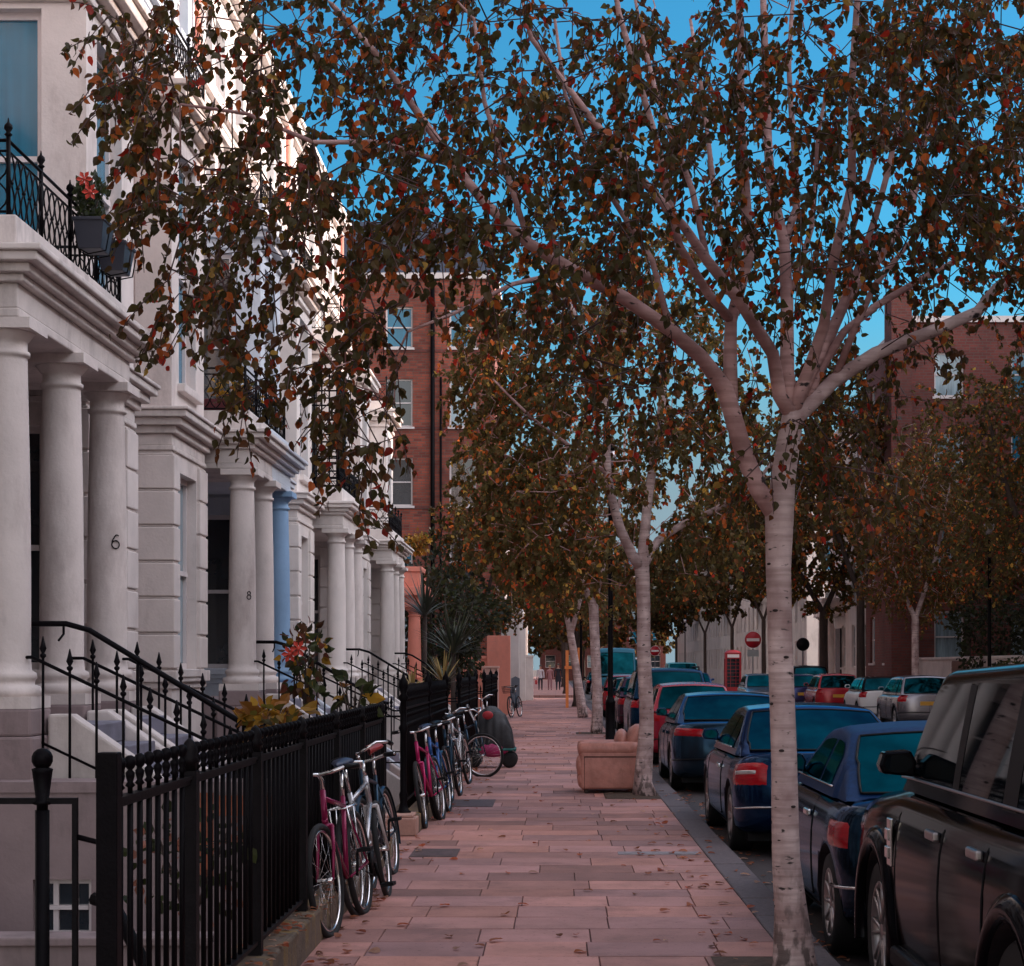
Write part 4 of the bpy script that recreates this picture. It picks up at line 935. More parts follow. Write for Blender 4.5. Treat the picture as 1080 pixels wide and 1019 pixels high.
def litter(n, gen, size, name, label):
    B, A, Nn, S = [], [], [], []
    for _ in range(n):
        p = gen(); B.append(p); a = rnd.uniform(0, 6.28); A.append((math.cos(a), math.sin(a), rnd.uniform(0, .25))); Nn.append((rnd.gauss(0, .2), rnd.gauss(0, .2), 1)); S.append(size*rnd.uniform(.6, 1.2))
    cols = np.array([(.42, .10, .04), (.5, .18, .09), (.24, .09, .04), (.55, .32, .22)])[nr.choice(4, n)]*nr.uniform(.6, 1.2, (n, 1))
    o = leaf_mesh(name, *map(np.array, (B, A, Nn, S)), cols, None, leafm); o['kind'] = 'stuff'; tag(o, label, 'leaves')
def gen_pave():
    y = 8+rnd.random()**1.6*42; x = rnd.choice([rnd.uniform(-1.33, 1.3), rnd.gauss(1.15, .25), rnd.gauss(-1.3, .12)]); x = max(-1.34, min(1.56, x)); return (x, y, .008)
litter(560, gen_pave, .08, 'fallen_leaves', 'brown and orange fallen leaves scattered over the paving')
litter(240, lambda: (rnd.uniform(-1.62, -1.38), 6.2+rnd.random()*9.8, .208), .06, 'fallen_leaves', 'yellow moss and leaf litter along the plinth of the near fence')
litter(220, lambda: (rnd.uniform(1.6, 1.9), 9+rnd.random()*30, -.122), .07, 'fallen_leaves', 'fallen leaves lying in the gutter')

# ------------------------------------------------------------------ shrubs and pots
def shrub(name, label, c, r, n, size, cols, stems=5, group=None, flowers=None, cat='shrub', upright=False):
    t = thing(name, label, cat, (c[0], c[1], c[2]-r[2]), group=group); mb = MB()
    for k in range(stems):
        a = rnd.uniform(0, 6.28); mb.tube([(c[0], c[1], c[2]-r[2]), (c[0]+r[0]*.3*math.cos(a), c[1]+r[1]*.3*math.sin(a), c[2]-r[2]*.2), (c[0]+r[0]*.6*math.cos(a), c[1]+r[1]*.6*math.sin(a), c[2]+r[2]*.5)], [.02*r[2]+.004, .012*r[2]+.003, .003], 5)
    mb.build('stem', bark, t, True, recalc=False)
    P = np.array(ell_pts(c, r, n)); A = (P-np.array(c))*(1.2 if not upright else .3)+nr.normal(0, .5, (n, 3))*r[0]+np.array([0, 0, -.25 if not upright else 1])*r[2]
    C = np.array(cols)[nr.choice(len(cols), n)]*nr.uniform(.6, 1.4, (n, 1))
    leaf_mesh('foliage', P, A, nr.normal(0, 1, (n, 3))+np.array([0, 0, .4]), size*nr.uniform(.6, 1.3, n), C, t, leafm, simple=n > 1500)
    if flowers:
        for q in flowers:
            f = MB()
            for k in range(6):
                a = k*1.05; f.add([q, (q[0]+.05*math.cos(a-.4), q[1]-.02, q[2]+.05*math.sin(a-.4)), (q[0]+.075*math.cos(a), q[1]-.01, q[2]+.075*math.sin(a)), (q[0]+.05*math.cos(a+.4), q[1]-.02, q[2]+.05*math.sin(a+.4))], [(0, 1, 2, 3)])
            f.ell((q[0], q[1]-.02, q[2]), .018, .015, .018, 6); f.build('flower', MATS.get('flower') or mat('flower', (.5, .05, .03), .6, var=.3, scale=20), t, True)
    return t
GRN = [(.035, .045, .015), (.05, .06, .02), (.03, .035, .014)]; YEL = [(.32, .17, .02), (.25, .10, .02), (.40, .22, .03), (.12, .10, .02)]; DK = [(.026, .028, .013), (.036, .036, .015), (.02, .022, .012)]
BR = [(.05, .035, .015), (.09, .04, .02), (.12, .035, .02)]
shrub('rose_bush', 'rose bush with a red flower and long leaves behind the near fence', W(322, 694, 15.5), (.2, .25, .42), 150, .085, GRN+YEL[:1]+BR, flowers=[W(315, 684, 15.2), W(306, 690, 15.3)])
shrub('yellow_shrub', 'low shrub with yellow autumn leaves behind the near fence', W(290, 755, 14.2), (.28, .3, .14), 130, .11, YEL)
shrub('yellow_shrub', 'thin shrub with broad yellowing leaves over the near fence, right of the rose', W(372, 735, 15.6), (.22, .25, .35), 42, .14, YEL[:2]+GRN)
shrub('shrub', 'green bush glimpsed between the bars of the near fence', W(200, 905, 9.2), (.35, .4, .35), 160, .07, GRN+[(.3, .12, .08)])
mb = MB(); mb.prism([(-2.35, -.35), (-1.75, -.35), (-1.7, .05), (-2.4, .05)], 9.0, 9.35, 'y'); tag(mb.build('planter_box', mat('terracotta', (.36, .07, .05), .8, var=.15), bev=.01), 'red planter box behind the near fence bars', 'planter')
mb = MB(); mb.box(-2.6, -1.7, 8.8, 9.6, -1.2, -.352); tag(mb.build('brick_step', basew, bev=.01), 'rendered block carrying the red planter behind the near fence', 'block')
shrub('garden_bush', 'big dark bush between the end of the terrace and the salmon wall', W(470, 660, 56), (2.0, 1.6, 2.3), 2600, .16, DK+GRN[:1], 7)
shrub('garden_bush', 'dark evergreen bush just left of the salmon wall', W(455, 640, 61), (2.2, 1.4, 2.6), 2200, .17, DK, 7)
shrub('garden_bush', 'dark rounded bush over the garden wall on the right', (14.9, 62.5, 2.9), (2.0, 2.2, 1.7), 2600, .15, DK+GRN[:1], 7)
shrub('garden_bush', 'wide dark evergreen over the garden wall at the right edge', (15.8, 57, 3.0), (2.0, 2, 1.9), 2400, .15, DK, 7)
shrub('garden_bush', 'yellowing bush above the roof of the big black car', (12.9, 50.0, 1.5), (1.1, 1.2, .7), 900, .1, YEL[3:]+GRN+[(.1, .07, .02)], 5)
shrub('potted_shrub', 'yellow leaved shrub on top of the salmon porch', W(440, 572, 55.5), (.42, .4, .38), 300, .13, YEL+[(.5, .3, .08)])
def spiky(label, c, h, n, cs, w=.05):
    t = thing('spiky_plant', label, 'plant', c); mb = MB()
    for k in range(n):
        a = rnd.uniform(0, 6.28); el = rnd.uniform(.25, 1.45); L = h*rnd.uniform(.7, 1.1); pts = []
        dx, dy = math.cos(a), math.sin(a)
        row = []
        for i in range(6):
            f = i/5; r = L*f*math.cos(el); z = L*f*math.sin(el)-L*.25*f*f*math.cos(el); ww = w*(1-f)**.7*(.4+f*2 if f < .3 else 1)
            row.append([(c[0]+dx*r-dy*ww, c[1]+dy*r+dx*ww, c[2]+z), (c[0]+dx*r+dy*ww, c[1]+dy*r-dx*ww, c[2]+z)])
        mb.grid(row, rnd.randrange(len(cs)), False)
    mb.build('leaves', cs, t, True, recalc=False)
    mb = MB(); mb.tube([(c[0], c[1], min(-.05, c[2]-.8)), (c[0], c[1], c[2]+.1)], .06, 8); mb.build('stem', bark, t, True)
    return t
yl = mat('spiky_yellow', (.30, .20, .06), .6, var=.25); gl = mat('spiky_green', (.05, .06, .03), .6, var=.25); gd = mat('spiky_dark', (.025, .03, .018), .6, var=.25)
spiky('spiky yellow green plant rising above the spear fence', W(468, 722, 37), .85, 46, [yl, gl], .03)
spiky('small spiky yellow plant near the fourth porch steps', W(435, 726, 33), .5, 16, [yl], .04)
spiky('tall dark spiky palm behind the yellow spiky plant', W(478, 690, 45), 1.5, 70, [gd, gl], .04)
spiky('dark spiky palm close to the end columns of the terrace', W(448, 650, 50), 1.6, 60, [gd], .04)
# planters hooked on the first balcony
def planter(label, c, plant):
    t = thing('balcony_planter', label, 'planter', c, group='planters hooked on the first balcony'); mb = MB()
    secs = []
    for z, k in ((-.13, .72), (-.12, .75), (.10, 1), (.102, 1.08), (.13, 1.1), (.13, .98), (.08, .95)):
        a, b = .13*k, .19*k; secs.append([(c[0]-a, c[1]-b, c[2]+z), (c[0]+a, c[1]-b, c[2]+z), (c[0]+a, c[1]+b, c[2]+z), (c[0]-a, c[1]+b, c[2]+z)])
    mb.grid(secs, 0, False, True); mb.add(secs[0], [(0, 1, 2, 3)]); mb.add(secs[-1], [(0, 1, 2, 3)]); mb.build('box', mat('planter_plastic', (.02, .022, .035), .5) if 'planter_plastic' not in MATS else MATS['planter_plastic'], t, True, bev=.008)
    h = MB()
    for y in (-.1, .1): h.tube([(c[0]-.16, c[1]+y, c[2]+.14), (c[0]-.15, c[1]+y, c[2]-.1), (c[0]-.02, c[1]+y, c[2]-.17), (c[0]+.13, c[1]+y, c[2]-.14), (c[0]+.16, c[1]+y, c[2]+.02)], .007, 5)
    h.build('bracket', iron, t, True)
py_, pz_ = 15.65, 5.55
planter('dark planter box on the first balcony holding a green plant with an orange flower', (XP+.04, 16.05, 5.38), 1)
planter('second dark planter box on the first balcony, nearly bare', (XP+.04, 16.85, 5.36), 0)
shrub('potted_plant', 'bushy green plant with an orange flower on the first balcony', (XP+.02, 16.05, 5.70), (.17, .2, .24), 260, .06, GRN+[(.06, .07, .05)], flowers=[(XP+.06, 15.86, 5.72), (XP+.0, 15.9, 5.84)], upright=True)
shrub('potted_plant', 'thin wispy plant in the second balcony planter', (XP+.04, 16.85, 5.58), (.1, .15, .16), 26, .06, BR, upright=True)
for i, (y, l) in enumerate(((24.95, 'yellowing plants along the second balcony'), (26.0, 'yellow leaved plant in the middle of the second balcony'))):
    shrub('potted_plant', l, (XP-.35, y, 5.40), (.3, .35, .22), 130, .09, YEL+GRN[:1])
mb = MB(); mb.prism([(XP-.7, 5.09), (XP-.25, 5.09), (XP-.2, 5.24), (XP-.75, 5.24)], 24.78, 24.95, 'y'); tag(mb.build('flower_pot', mat('dark_red_pot', (.10, .012, .016), .7), bev=.01), 'dark red trough on the second balcony', 'planter')
# lattice trellis on the third balcony
mb = MB()
for i in range(13): mb.box(XP-1.9+i*.145, XP-1.9+i*.145+.03, 35.45, 35.47, 5.07, 7.35)
for i in range(17): mb.box(XP-1.9, XP-.13, 35.43, 35.449, 5.1+i*.14, 5.1+i*.14+.03)
tag(mb.build('trellis', iron), 'tall black lattice trellis standing on the third balcony', 'trellis')
mb = MB()
for i in range(9): mb.box(XP-.14, XP-.12, 35.47+i*.16, 35.5+i*.16, 5.07, 7.35)
for i in range(17): mb.box(XP-.119, XP-.10, 35.47, 36.8, 5.1+i*.14, 5.1+i*.14+.03)
tag(mb.build('trellis', iron), 'black lattice panel along the street edge of the third balcony', 'trellis')
# ------------------------------------------------------------------ cars
def smooth_interp(xs, ys, sig):
    g_ = np.linspace(xs[0], xs[-1], 400); v = np.interp(g_, xs, ys); k = max(1, int(sig/(g_[1]-g_[0])))
    ker = np.exp(-.5*(np.arange(-3*k, 3*k+1)/k)**2); ker /= ker.sum(); v = np.convolve(np.pad(v, 3*k, mode='edge'), ker, 'valid')
    return lambda y: float(np.interp(y, g_, v))
SEC = [(0, 0), (.55, 0), (.84, .0), (.93, .03), (.975, .10), (.99, .22), (.998, .38), (1, .52), (.996, .66), (.985, .77), (.965, .86), (.93, .925), (.87, .968), (.75, .992), (.45, 1.008), (0, 1.015)]
def car(name, label, x, y, rz, L=4.5, Wd=1.76, H=1.42, wb=2.7, rr=.32, hood=.80, cowl=.93, belt=.92, tail=.95, gh=(-1.9, -1.35, .15, .95), pm=None, wr=.70, er=.55, ef=.6, pl=3., rsh=.10, fsh=.10, roofm=None,
        sides=None, nsp=5, taill=None, glassm=None, roofz=None, zb=.2, head=True, plate=yplate, fz=None, rails=False, flare=False, group='cars parked along the near kerb', simple=False, tz=(8.2, 11.0), tx=(5., 11.6), handles=True, cat='car', gbot=.03, detail_doors=(), zoff=-.13, trimm=None, bumper=True, tlstripe=False):
    t = thing(name, label, cat, (x, y, zoff), rz, group); pm = pm or blackp; gm = glassm or carglass
    yr0, yr1, yf1, yf0 = gh
    top = smooth_interp([-L/2, -L/2+.08, yr0, yf0, L/2-.35, L/2], [tail-.03, tail, (tail+belt)/2 if yr0 > -L/2+.5 else tail, cowl, hood, hood-.10], .10)
    th = [math.pi/2*(1-k/11) for k in range(12)]
    e_r = [(er*math.sin(a)**(2/pl), max(.0, math.cos(a))**(2/pl)) for a in th]; e_f = [(ef*math.sin(a)**(2/pl), max(.0, math.cos(a))**(2/pl)) for a in th]
    st = [(-L/2+er-o, w, o/er, -1) for o, w in e_r]; mid0, mid1 = -L/2+er, L/2-ef
    st += [(mid0+(mid1-mid0)*k/26, 1., 0, 0) for k in range(1, 26)]
    st += [(L/2-ef+o, w, o/ef, 1) for o, w in e_f[::-1]]
    def spt(i, j):
        i = max(0, min(len(st)-1, i)); i0 = int(i); i1 = min(i0+1, len(st)-1); fi = i-i0; j0 = int(j); j1 = min(j0+1, len(SEC)-1); fj = j-j0
        def P(a, b):
            yy, w, e, sg = st[a]; fx, fz_ = SEC[b]; zt = top(yy); zz = zb+.06*e**2; z = zz+fz_*(zt-zz); sh = rsh if sg < 0 else fsh
            y2 = yy-sg*e*(sh*max(0, (z-.52)/(.5))**2+.07*max(0, (.38-z)/.2)**1.5)
            wob = .965+.035*min(1, max(0, (1-abs(yy)/(L/2))*2.5))
            return Vector((fx*Wd/2*max(w, .012)*wob, y2, z))
        return (P(i0, j0)*(1-fi)+P(i1, j0)*fi)*(1-fj)+(P(i0, j1)*(1-fi)+P(i1, j1)*fi)*fj
    mb = MB(); n = len(SEC); rows = []
    for i in range(len(st)):
        r_ = [spt(i, j) for j in range(n)]; rows.append([tuple(p) for p in r_]+[(-p.x, p.y, p.z) for p in r_[-2:0:-1]])
    mb.grid(rows, 0, True, True); k = len(rows[0])
    mb.add(rows[0], [tuple(range(k))[::-1]]); mb.add(rows[-1], [tuple(range(k))])
    body = mb.build('body', [pm, plastic], t)
    ya = wb/2; axles = (-ya+(fz or 0), ya+(fz or 0))
    # wheel openings
    cm = MB()
    for yy in axles:
        for sx_ in (-1, 1):
            a, b = sorted((sx_*(Wd/2-.30), sx_*(Wd/2+.1))); cm.lathe([(rr+.055, a), (rr+.055, b)], (0, yy, rr), 28, axis='x')
    cut = cm.build('cutter', plastic); cut.location = t.location; cut.rotation_euler = (0, 0, rz)
    md = body.modifiers.new('b', 'BOOLEAN'); md.object = cut; md.operation = 'DIFFERENCE'; md.solver = 'EXACT'
    bpy.context.view_layer.update(); dg = bpy.context.evaluated_depsgraph_get()
    nm = bpy.data.meshes.new_from_object(body.evaluated_get(dg)); body.modifiers.clear(); body.data = nm; bpy.data.objects.remove(cut)
    for p in nm.polygons:
        c = p.center
        for yy in axles:
            if math.hypot(c.y-yy, c.z-rr) < rr+.058 and abs(p.normal.x) < .999 and abs(c.x) > Wd/2-.32 and abs(p.normal.x) < .35: p.material_index = 1
            if math.hypot(c.y-yy, c.z-rr) < rr+.05 and abs(c.x) < Wd/2-.25: p.material_index = 1
        p.use_smooth = True
    # cabin
    zB = lambda yy: top(yy)-.03
    prof = smooth_interp([-L/2-.2, yr0, yr1, (yr1+yf1)/2, yf1, yf0, L/2], [zB(yr0), zB(yr0), (roofz or H-.03), H, H-.035, zB(yf0), zB(yf0)], .035)
    dense = np.linspace(yr0, yf0, 300); zz = np.array([max(prof(a), zB(a)+.002) for a in dense]); s_ = np.concatenate([[0], np.cumsum(np.hypot(np.diff(dense), np.diff(zz)))])
    ys = np.interp(np.linspace(0, s_[-1], 56), s_, dense)
    wg = Wd/2*.925
    def hw(yy, z):
        zb_ = zB(yy); f = max(0, (z-zb_)/(H-belt+.03)); e = .975 if abs(yy) > L/2-.8 else 1
        return (wg*e)-(wg-Wd/2*wr)*min(1.05, f)**1.25
    def zt(yy): return max(prof(yy), zB(yy)+.002)
    rows = []
    for yy in ys:
        z0, z1 = zB(yy), zt(yy); rr_ = min(.07, (z1-z0)*.45); row = []
        for k in range(6): z = z0+(z1-rr_-z0)*k/5; row.append((hw(yy, z), yy, z))
        xs = hw(yy, z1-rr_)
        for k in (1, 2, 3): a = math.pi/2*k/3; row.append((xs-rr_*1.1*(1-math.cos(a)), yy, z1-rr_+rr_*math.sin(a)))
        xr = row[-1][0]; cr = .035*min(1, (z1-z0)/.3)
        for f in (.7, .4, 0): row.append((xr*f, yy, z1+cr*(1-f*f)))
        rows.append(row+[(-p[0], p[1], p[2]) for p in row[-2::-1]])
    mb = MB(); mb.grid(rows, 0, True); mb.build('cabin', roofm or pm, t)
    def side_glass(a, b, sgn, nm_='window'):
        mbg = MB(); R_ = []
        m_ = 14
        for i in range(m_+1):
            yy = a+(b-a)*i/m_; z0 = zB(yy)+.03+gbot; z1 = max(z0+.004, min(zt(yy)-.075, H-.09)); R_.append([(sgn*(hw(yy, z0+(z1-z0)*q/5)+.007), yy, z0+(z1-z0)*q/5) for q in range(6)])
        mbg.grid(R_); return mbg.build(nm_, gm, t)
    for a, b in (sides or [(yr1-.25, (yr1+yf1)/2-.06), ((yr1+yf1)/2+.02, yf1+.45)]):
        for sgn in (-1, 1): side_glass(a, b, sgn)
    def screen(a, b, nm_):
        R_ = []
        for i in range(13):
            yy = a+(b-a)*i/12; z1 = zt(yy); s2 = (zt(yy+.01)-zt(yy-.01))/.02; nl = math.hypot(1, s2); ny, nz = -s2/nl*.012, 1/nl*.012
            xr = hw(yy, z1-min(.07, (z1-zB(yy))*.45))-.06; cr = .035*min(1, (z1-zB(yy))/.3); R_.append([(xr*f, yy+ny, z1+cr*(1-f*f*.9)+nz) for f in (-.95, -.9, -.6, -.3, 0, .3, .6, .9, .95)])
        q = MB(); q.grid(R_); so = q.build(nm_, gm, t); q = MB(); q.tube(R_[0]+[r_[-1] for r_ in R_[1:]]+R_[-1][-2::-1]+[r_[0] for r_ in R_[-2:0:-1]], .009, 4, closed=True); q.build('window_seal', plastic, so); return so
    dr, df = yr1-yr0, yf0-yf1
    rs = screen(yr0+dr*.10, yr1-dr*.10, 'rear_window'); screen(yf1+df*.08, yf0-df*.08, 'windscreen')
    def patch(i0, i1, j0, j1, off, nm_, m_, sgn, ni=8, nj=5):
        R_ = []
        for a in range(ni+1):
            row = []
            for b in range(nj+1):
                i, j = i0+(i1-i0)*a/ni, j0+(j1-j0)*b/nj; p = spt(i, j); du = spt(i+.3, j)-spt(i-.3, j); dv = spt(i, min(15, j+.2))-spt(i, max(0, j-.2)); nn = du.cross(dv)
                if nn.length > 1e-9: nn.normalize()
                if nn.x*1+nn.y*p.y*.3 < 0: nn = -nn
                edge = min(a, ni-a, b, nj-b); p = p+nn*(off if edge > 0 else -.004); row.append((p.x*sgn, p.y, p.z))
            R_.append(row)
        q = MB(); q.grid(R_); return q.build(nm_, m_, t)
    ns = len(st)
    for sgn in (-1, 1):
        patch(tx[0], tx[1], tz[0], tz[1], .012, 'tail_light', redlens, sgn)
        if head: patch(ns-1-2.6, ns-1-11, 8.4, 11.6, .010, 'headlight', clear, sgn)
    if tlstripe:
        for sgn in (-1, 1): patch(tx[0]+1.2, tx[1]-1.0, tz[0]+1.15, tz[0]+1.75, .020, 'reversing_lens', clear, sgn)
    # number plates
    q = MB(); yp = spt(0, 8).y; q.box(-.26, .26, yp-.022, yp+.03, spt(0, 8).z-.055, spt(0, 8).z+.055); q.build('number_plate', plate, t)
    q = MB(); yp = spt(ns-1, 4.5).y; q.box(-.26, .26, yp-.03, yp+.022, spt(ns-1, 4.6).z-.05, spt(ns-1, 4.6).z+.06); q.build('number_plate', wplate, t)
    q = MB(); yp = spt(ns-1, 7.5); q.box(-.5, .5, yp.y-.05, yp.y+.014, yp.z-.09, yp.z+.09); q.build('grille', plastic, t)
    # wheels
    w0 = None
    for yy in axles:
        for sgn in (-1, 1):
            xw = sgn*(Wd/2-.125); ri = rr*.68
            ty = MB(); ty.lathe([(ri, -.10), (rr*.93, -.105), (rr*.985, -.085), (rr, -.05), (rr, .05), (rr*.985, .085), (rr*.93, .105), (ri, .10)], (0, 0, 0), 28, axis='x', cap=False)
            wh = ty.build('wheel', rubber, t, loc=(xw, yy, rr))
            rm = MB(); rm.lathe([(ri*1.02, .0), (ri*1.02, .100*sgn), (ri*.94, .102*sgn), (ri*.90, .06*sgn), (ri*.90, .0)], (0, 0, 0), 28, axis='x', cap=False)
            rm.lathe([(ri*.22, .02*sgn), (ri*.22, .085*sgn), (ri*.16, .092*sgn), (.001, .092*sgn)], (0, 0, 0), 14, axis='x')
            for q in range(nsp):
                a = 2*math.pi*q/nsp
                for da in (-.16, .16) if nsp < 8 else (0,):
                    ca, sa = math.cos(a+da), math.sin(a+da); cb, sb = math.cos(a+da*.3), math.sin(a+da*.3)
                    rm.tube([(.078*sgn, cb*ri*.18, sb*ri*.18), (.084*sgn, ca*ri*.6, sa*ri*.6), (.09*sgn, ca*ri*.95, sa*ri*.95)], [.016, .014, .013], 5)
            rm.lathe([(ri*.6, -.02*sgn), (ri*.6, .01*sgn), (.02, .01*sgn)], (0, 0, 0), 16, 1, axis='x')
            rm.build('rim', [alloy, iron_b], wh)
    # mirrors
    for sgn in (-1, 1):
        q = MB(); zm = top(yf0-.25)+.10; xm = hw(yf0-.3, zm)
        q.prism([(sgn*(xm+.03), zm-.045), (sgn*(xm+.185), zm-.03), (sgn*(xm+.20), zm+.01), (sgn*(xm+.18), zm+.075), (sgn*(xm+.05), zm+.085), (sgn*(xm+.02), zm+.03)], yf0-.375, yf0-.27, 'y'); q.tube([(sgn*(xm-.02), yf0-.30, zm-.03), (sgn*(xm+.08), yf0-.31, zm-.02)], .025, 6)
        mi = q.build('mirror', pm, t, bev=.03); g2 = MB(); g2.grid([[(sgn*(xm+.108)+.068*math.cos(a)*f, yf0-.379, zm+.02+.045*math.sin(a)*f) for a in np.linspace(0, 6.28, 13)] for f in (.01, .6, 1.)]); g2.build('mirror_glass', gm, mi)
    # doors, handles, sill trim
    for sgn in (-1, 1):
        for a, b in detail_doors:
            dm = MB(); R_ = []
            def sj(z, yy):
                fr_ = (z-zb)/(top(yy)-zb); return float(np.interp(fr_, [s[1] for s in SEC[2:]], [s[0] for s in SEC[2:]]))*Wd/2*(.965+.035*min(1, max(0, (1-abs(yy)/(L/2))*2.5)))
            zs = np.linspace(zb+.10, top((a+b)/2)-.055, 9); yy_ = np.linspace(a, b, 9)
            for yy in yy_: R_.append([(sgn*(sj(z, yy)+.003), yy, z) for z in zs])
            dm.grid(R_); do = dm.build('door', pm, t)
            sm_ = MB(); rim_ = [(sgn*(sj(z, yy)+.0015), yy, z) for yy, z in [(a, z) for z in zs]+[(yy, zs[-1]) for yy in yy_]+[(b, z) for z in zs[::-1]]+[(yy, zs[0]) for yy in yy_[::-1]]]
            sm_.tube(rim_, .005, 4, closed=True); sm_.build('door_seam', plastic, do)
            if handles:
                hz = top(a)-.17; hy = a+.14; h_ = MB(); xh = sj(hz, hy); h_.box(*sorted((sgn*(xh+.002), sgn*(xh+.035))), hy-.09, hy+.10, hz-.022, hz+.022); h_.build('handle', trimm or pm, do, bev=.01)
    if bumper:
        for sgn in (-1,):
            q = MB(); pts = []
            for i in np.linspace(11, 0, 12): p = spt(i, 5.6); pts.append((p.x, p.y-.006, p.z))
            pts += [(-p[0], p[1], p[2]) for p in pts[::-1]]; q.tube(pts, .012, 5); q.build('bumper_strip', trimm or plastic, t)
    q = MB(); q.box(-Wd*.42, Wd*.42, -L/2+.35, L/2-.35, .14, zb+.02); q.tube([(.45, -L/2+.6, .2), (.45, -L/2+.06, .22)], .03, 8); q.build('underbody', plastic, t)
    for sgn in (-1, 1):
        q = MB(); q.tube([(sgn*(hw(a, zB(a)+.03)+.006), a, zB(a)+.04+gbot) for a in np.linspace(yr1-.3, yf1+.5, 14)], .007, 5); q.build('window_trim', trimm or plastic, t)
    if rails:
        for sgn in (-1, 1):
            q = MB(); xs = Wd/2*wr-.06; q.tube([(sgn*xs, yr1+.1, H-.02), (sgn*xs, yr1+.2, H+.05), (sgn*xs, yf1-.3, H+.05), (sgn*xs, yf1-.2, H-.03)], .018, 6); q.build('roof_rail', plastic, t)
    t['spt'] = 0; del t['spt']
    return t, spt, top, hw, zB, zt, st
blackp = paint('paint_black', (.003, .0025, .0035), .0, .10); blackp.node_tree.nodes['Principled BSDF'].inputs['Coat Weight'].default_value = 0; blackp.node_tree.nodes['Principled BSDF'].inputs['Specular IOR Level'].default_value = .06; blackp.node_tree.nodes['Principled BSDF'].inputs['Specular Tint'].default_value = (.75, .8, 1, 1)
# 1 the big off-road car
T = car('parked_car', 'large black boxy off-road car filling the lower right corner, silver wheels and door handles', 2.64, 8.22, 0, L=4.84, Wd=1.92, H=1.80, wb=2.885, rr=.385, hood=1.10, cowl=1.19, belt=1.17, tail=1.2,
        gh=(-2.40, -2.25, .60, 1.10), pm=blackp, wr=.80, er=.25, ef=.42, pl=4.5, rsh=.02, fsh=.05, zb=.30, nsp=7, rails=False, glassm=mat('dark_car_glass', (.003, .005, .007), .03, spec=.07, var=.3), sides=[(-2.05, -1.20), (-.98, -.18), (-.06, 1.0)], roofz=1.80,
        detail_doors=((-.92, -.10), (-.085, .93)), trimm=alloy, fz=.06, bumper=False)
t = T[0]
for sgn in (-1, 1):      # flared arches, side vent, rubbing strip, sill step
    for yy in (-1.4425+.06, 1.4425+.06):
        q = MB(); a_ = np.linspace(R(-12), R(192), 22); rows = []
        for a in a_:
            c_, s_ = math.cos(a), math.sin(a)
            rows.append([(sgn*(.955-.012), yy+c_*(.445), .385+s_*.445), (sgn*.985, yy+c_*.45, .385+s_*.45), (sgn*.99, yy+c_*.50, .385+s_*.50), (sgn*(.965), yy+c_*.56, .385+s_*.55), (sgn*.94, yy+c_*.57, .385+s_*.56)])
        q.grid(rows); q.build('wheel_arch', blackp, t)
    q = MB(); q.box(*sorted((sgn*.955, sgn*.972)), 1.0, 1.10, .78, 1.02); q.box(*sorted((sgn*.955, sgn*.985)), 1.01, 1.09, .82, .88); q.box(*sorted((sgn*.955, sgn*.985)), 1.01, 1.09, .91, .97); q.build('side_vent', chrome, t, bev=.006)
    q = MB(); q.box(*sorted((sgn*.90, sgn*.985)), -.82, .95, .30, .40); q.build('sill', plastic, t, bev=.02)
    for a, b in ((-.18, -.06), (-1.20, -.98)):
        q = MB(); q.grid([[(sgn*(T[3](yy, z)+.009), yy, z) for z in np.linspace(1.22, 1.70, 6)] for yy in (a, b)]); q.build('pillar_panel', plastic, t)
# 2 dark soft-top coupe
car('parked_car', 'small dark car with a blue soft top directly ahead of the big black car', 2.52, 12.6, 0, L=3.7, Wd=1.70, H=1.39, wb=2.28, rr=.315, hood=.90, cowl=.99, belt=.96, tail=.99, gh=(-1.45, -.72, .10, .72),
    pm=paint('paint_dark', (.003, .0045, .010), .4, .11), wr=.68, roofm=mat('soft_top', (.006, .030, .10), .55, var=.25, scale=30, spec=.12), sides=[(-.85, -.42), (-.34, .52)], detail_doors=((-.5, .62),), nsp=10, trimm=chrome, er=.55, tz=(7.6, 9.6), tx=(8., 12.2))
# 3 dark blue coupe
car('parked_car', 'dark blue coupe with big red tail lights, partly behind the nearest birch', 2.55, 19.3, 0, L=4.55, Wd=1.76, H=1.38, wb=2.7, rr=.32, hood=.82, cowl=.93, belt=.92, tail=.99, gh=(-1.75, -.75, .30, 1.0),
    pm=paint('paint_navy', (.004, .010, .034), .5, .12), wr=.66, sides=[(-1.05, -.52), (-.46, .82)], detail_doors=((-.55, .95),), nsp=5, trimm=chrome, tz=(7.4, 10.4), tx=(4.2, 11.5), tlstripe=True)
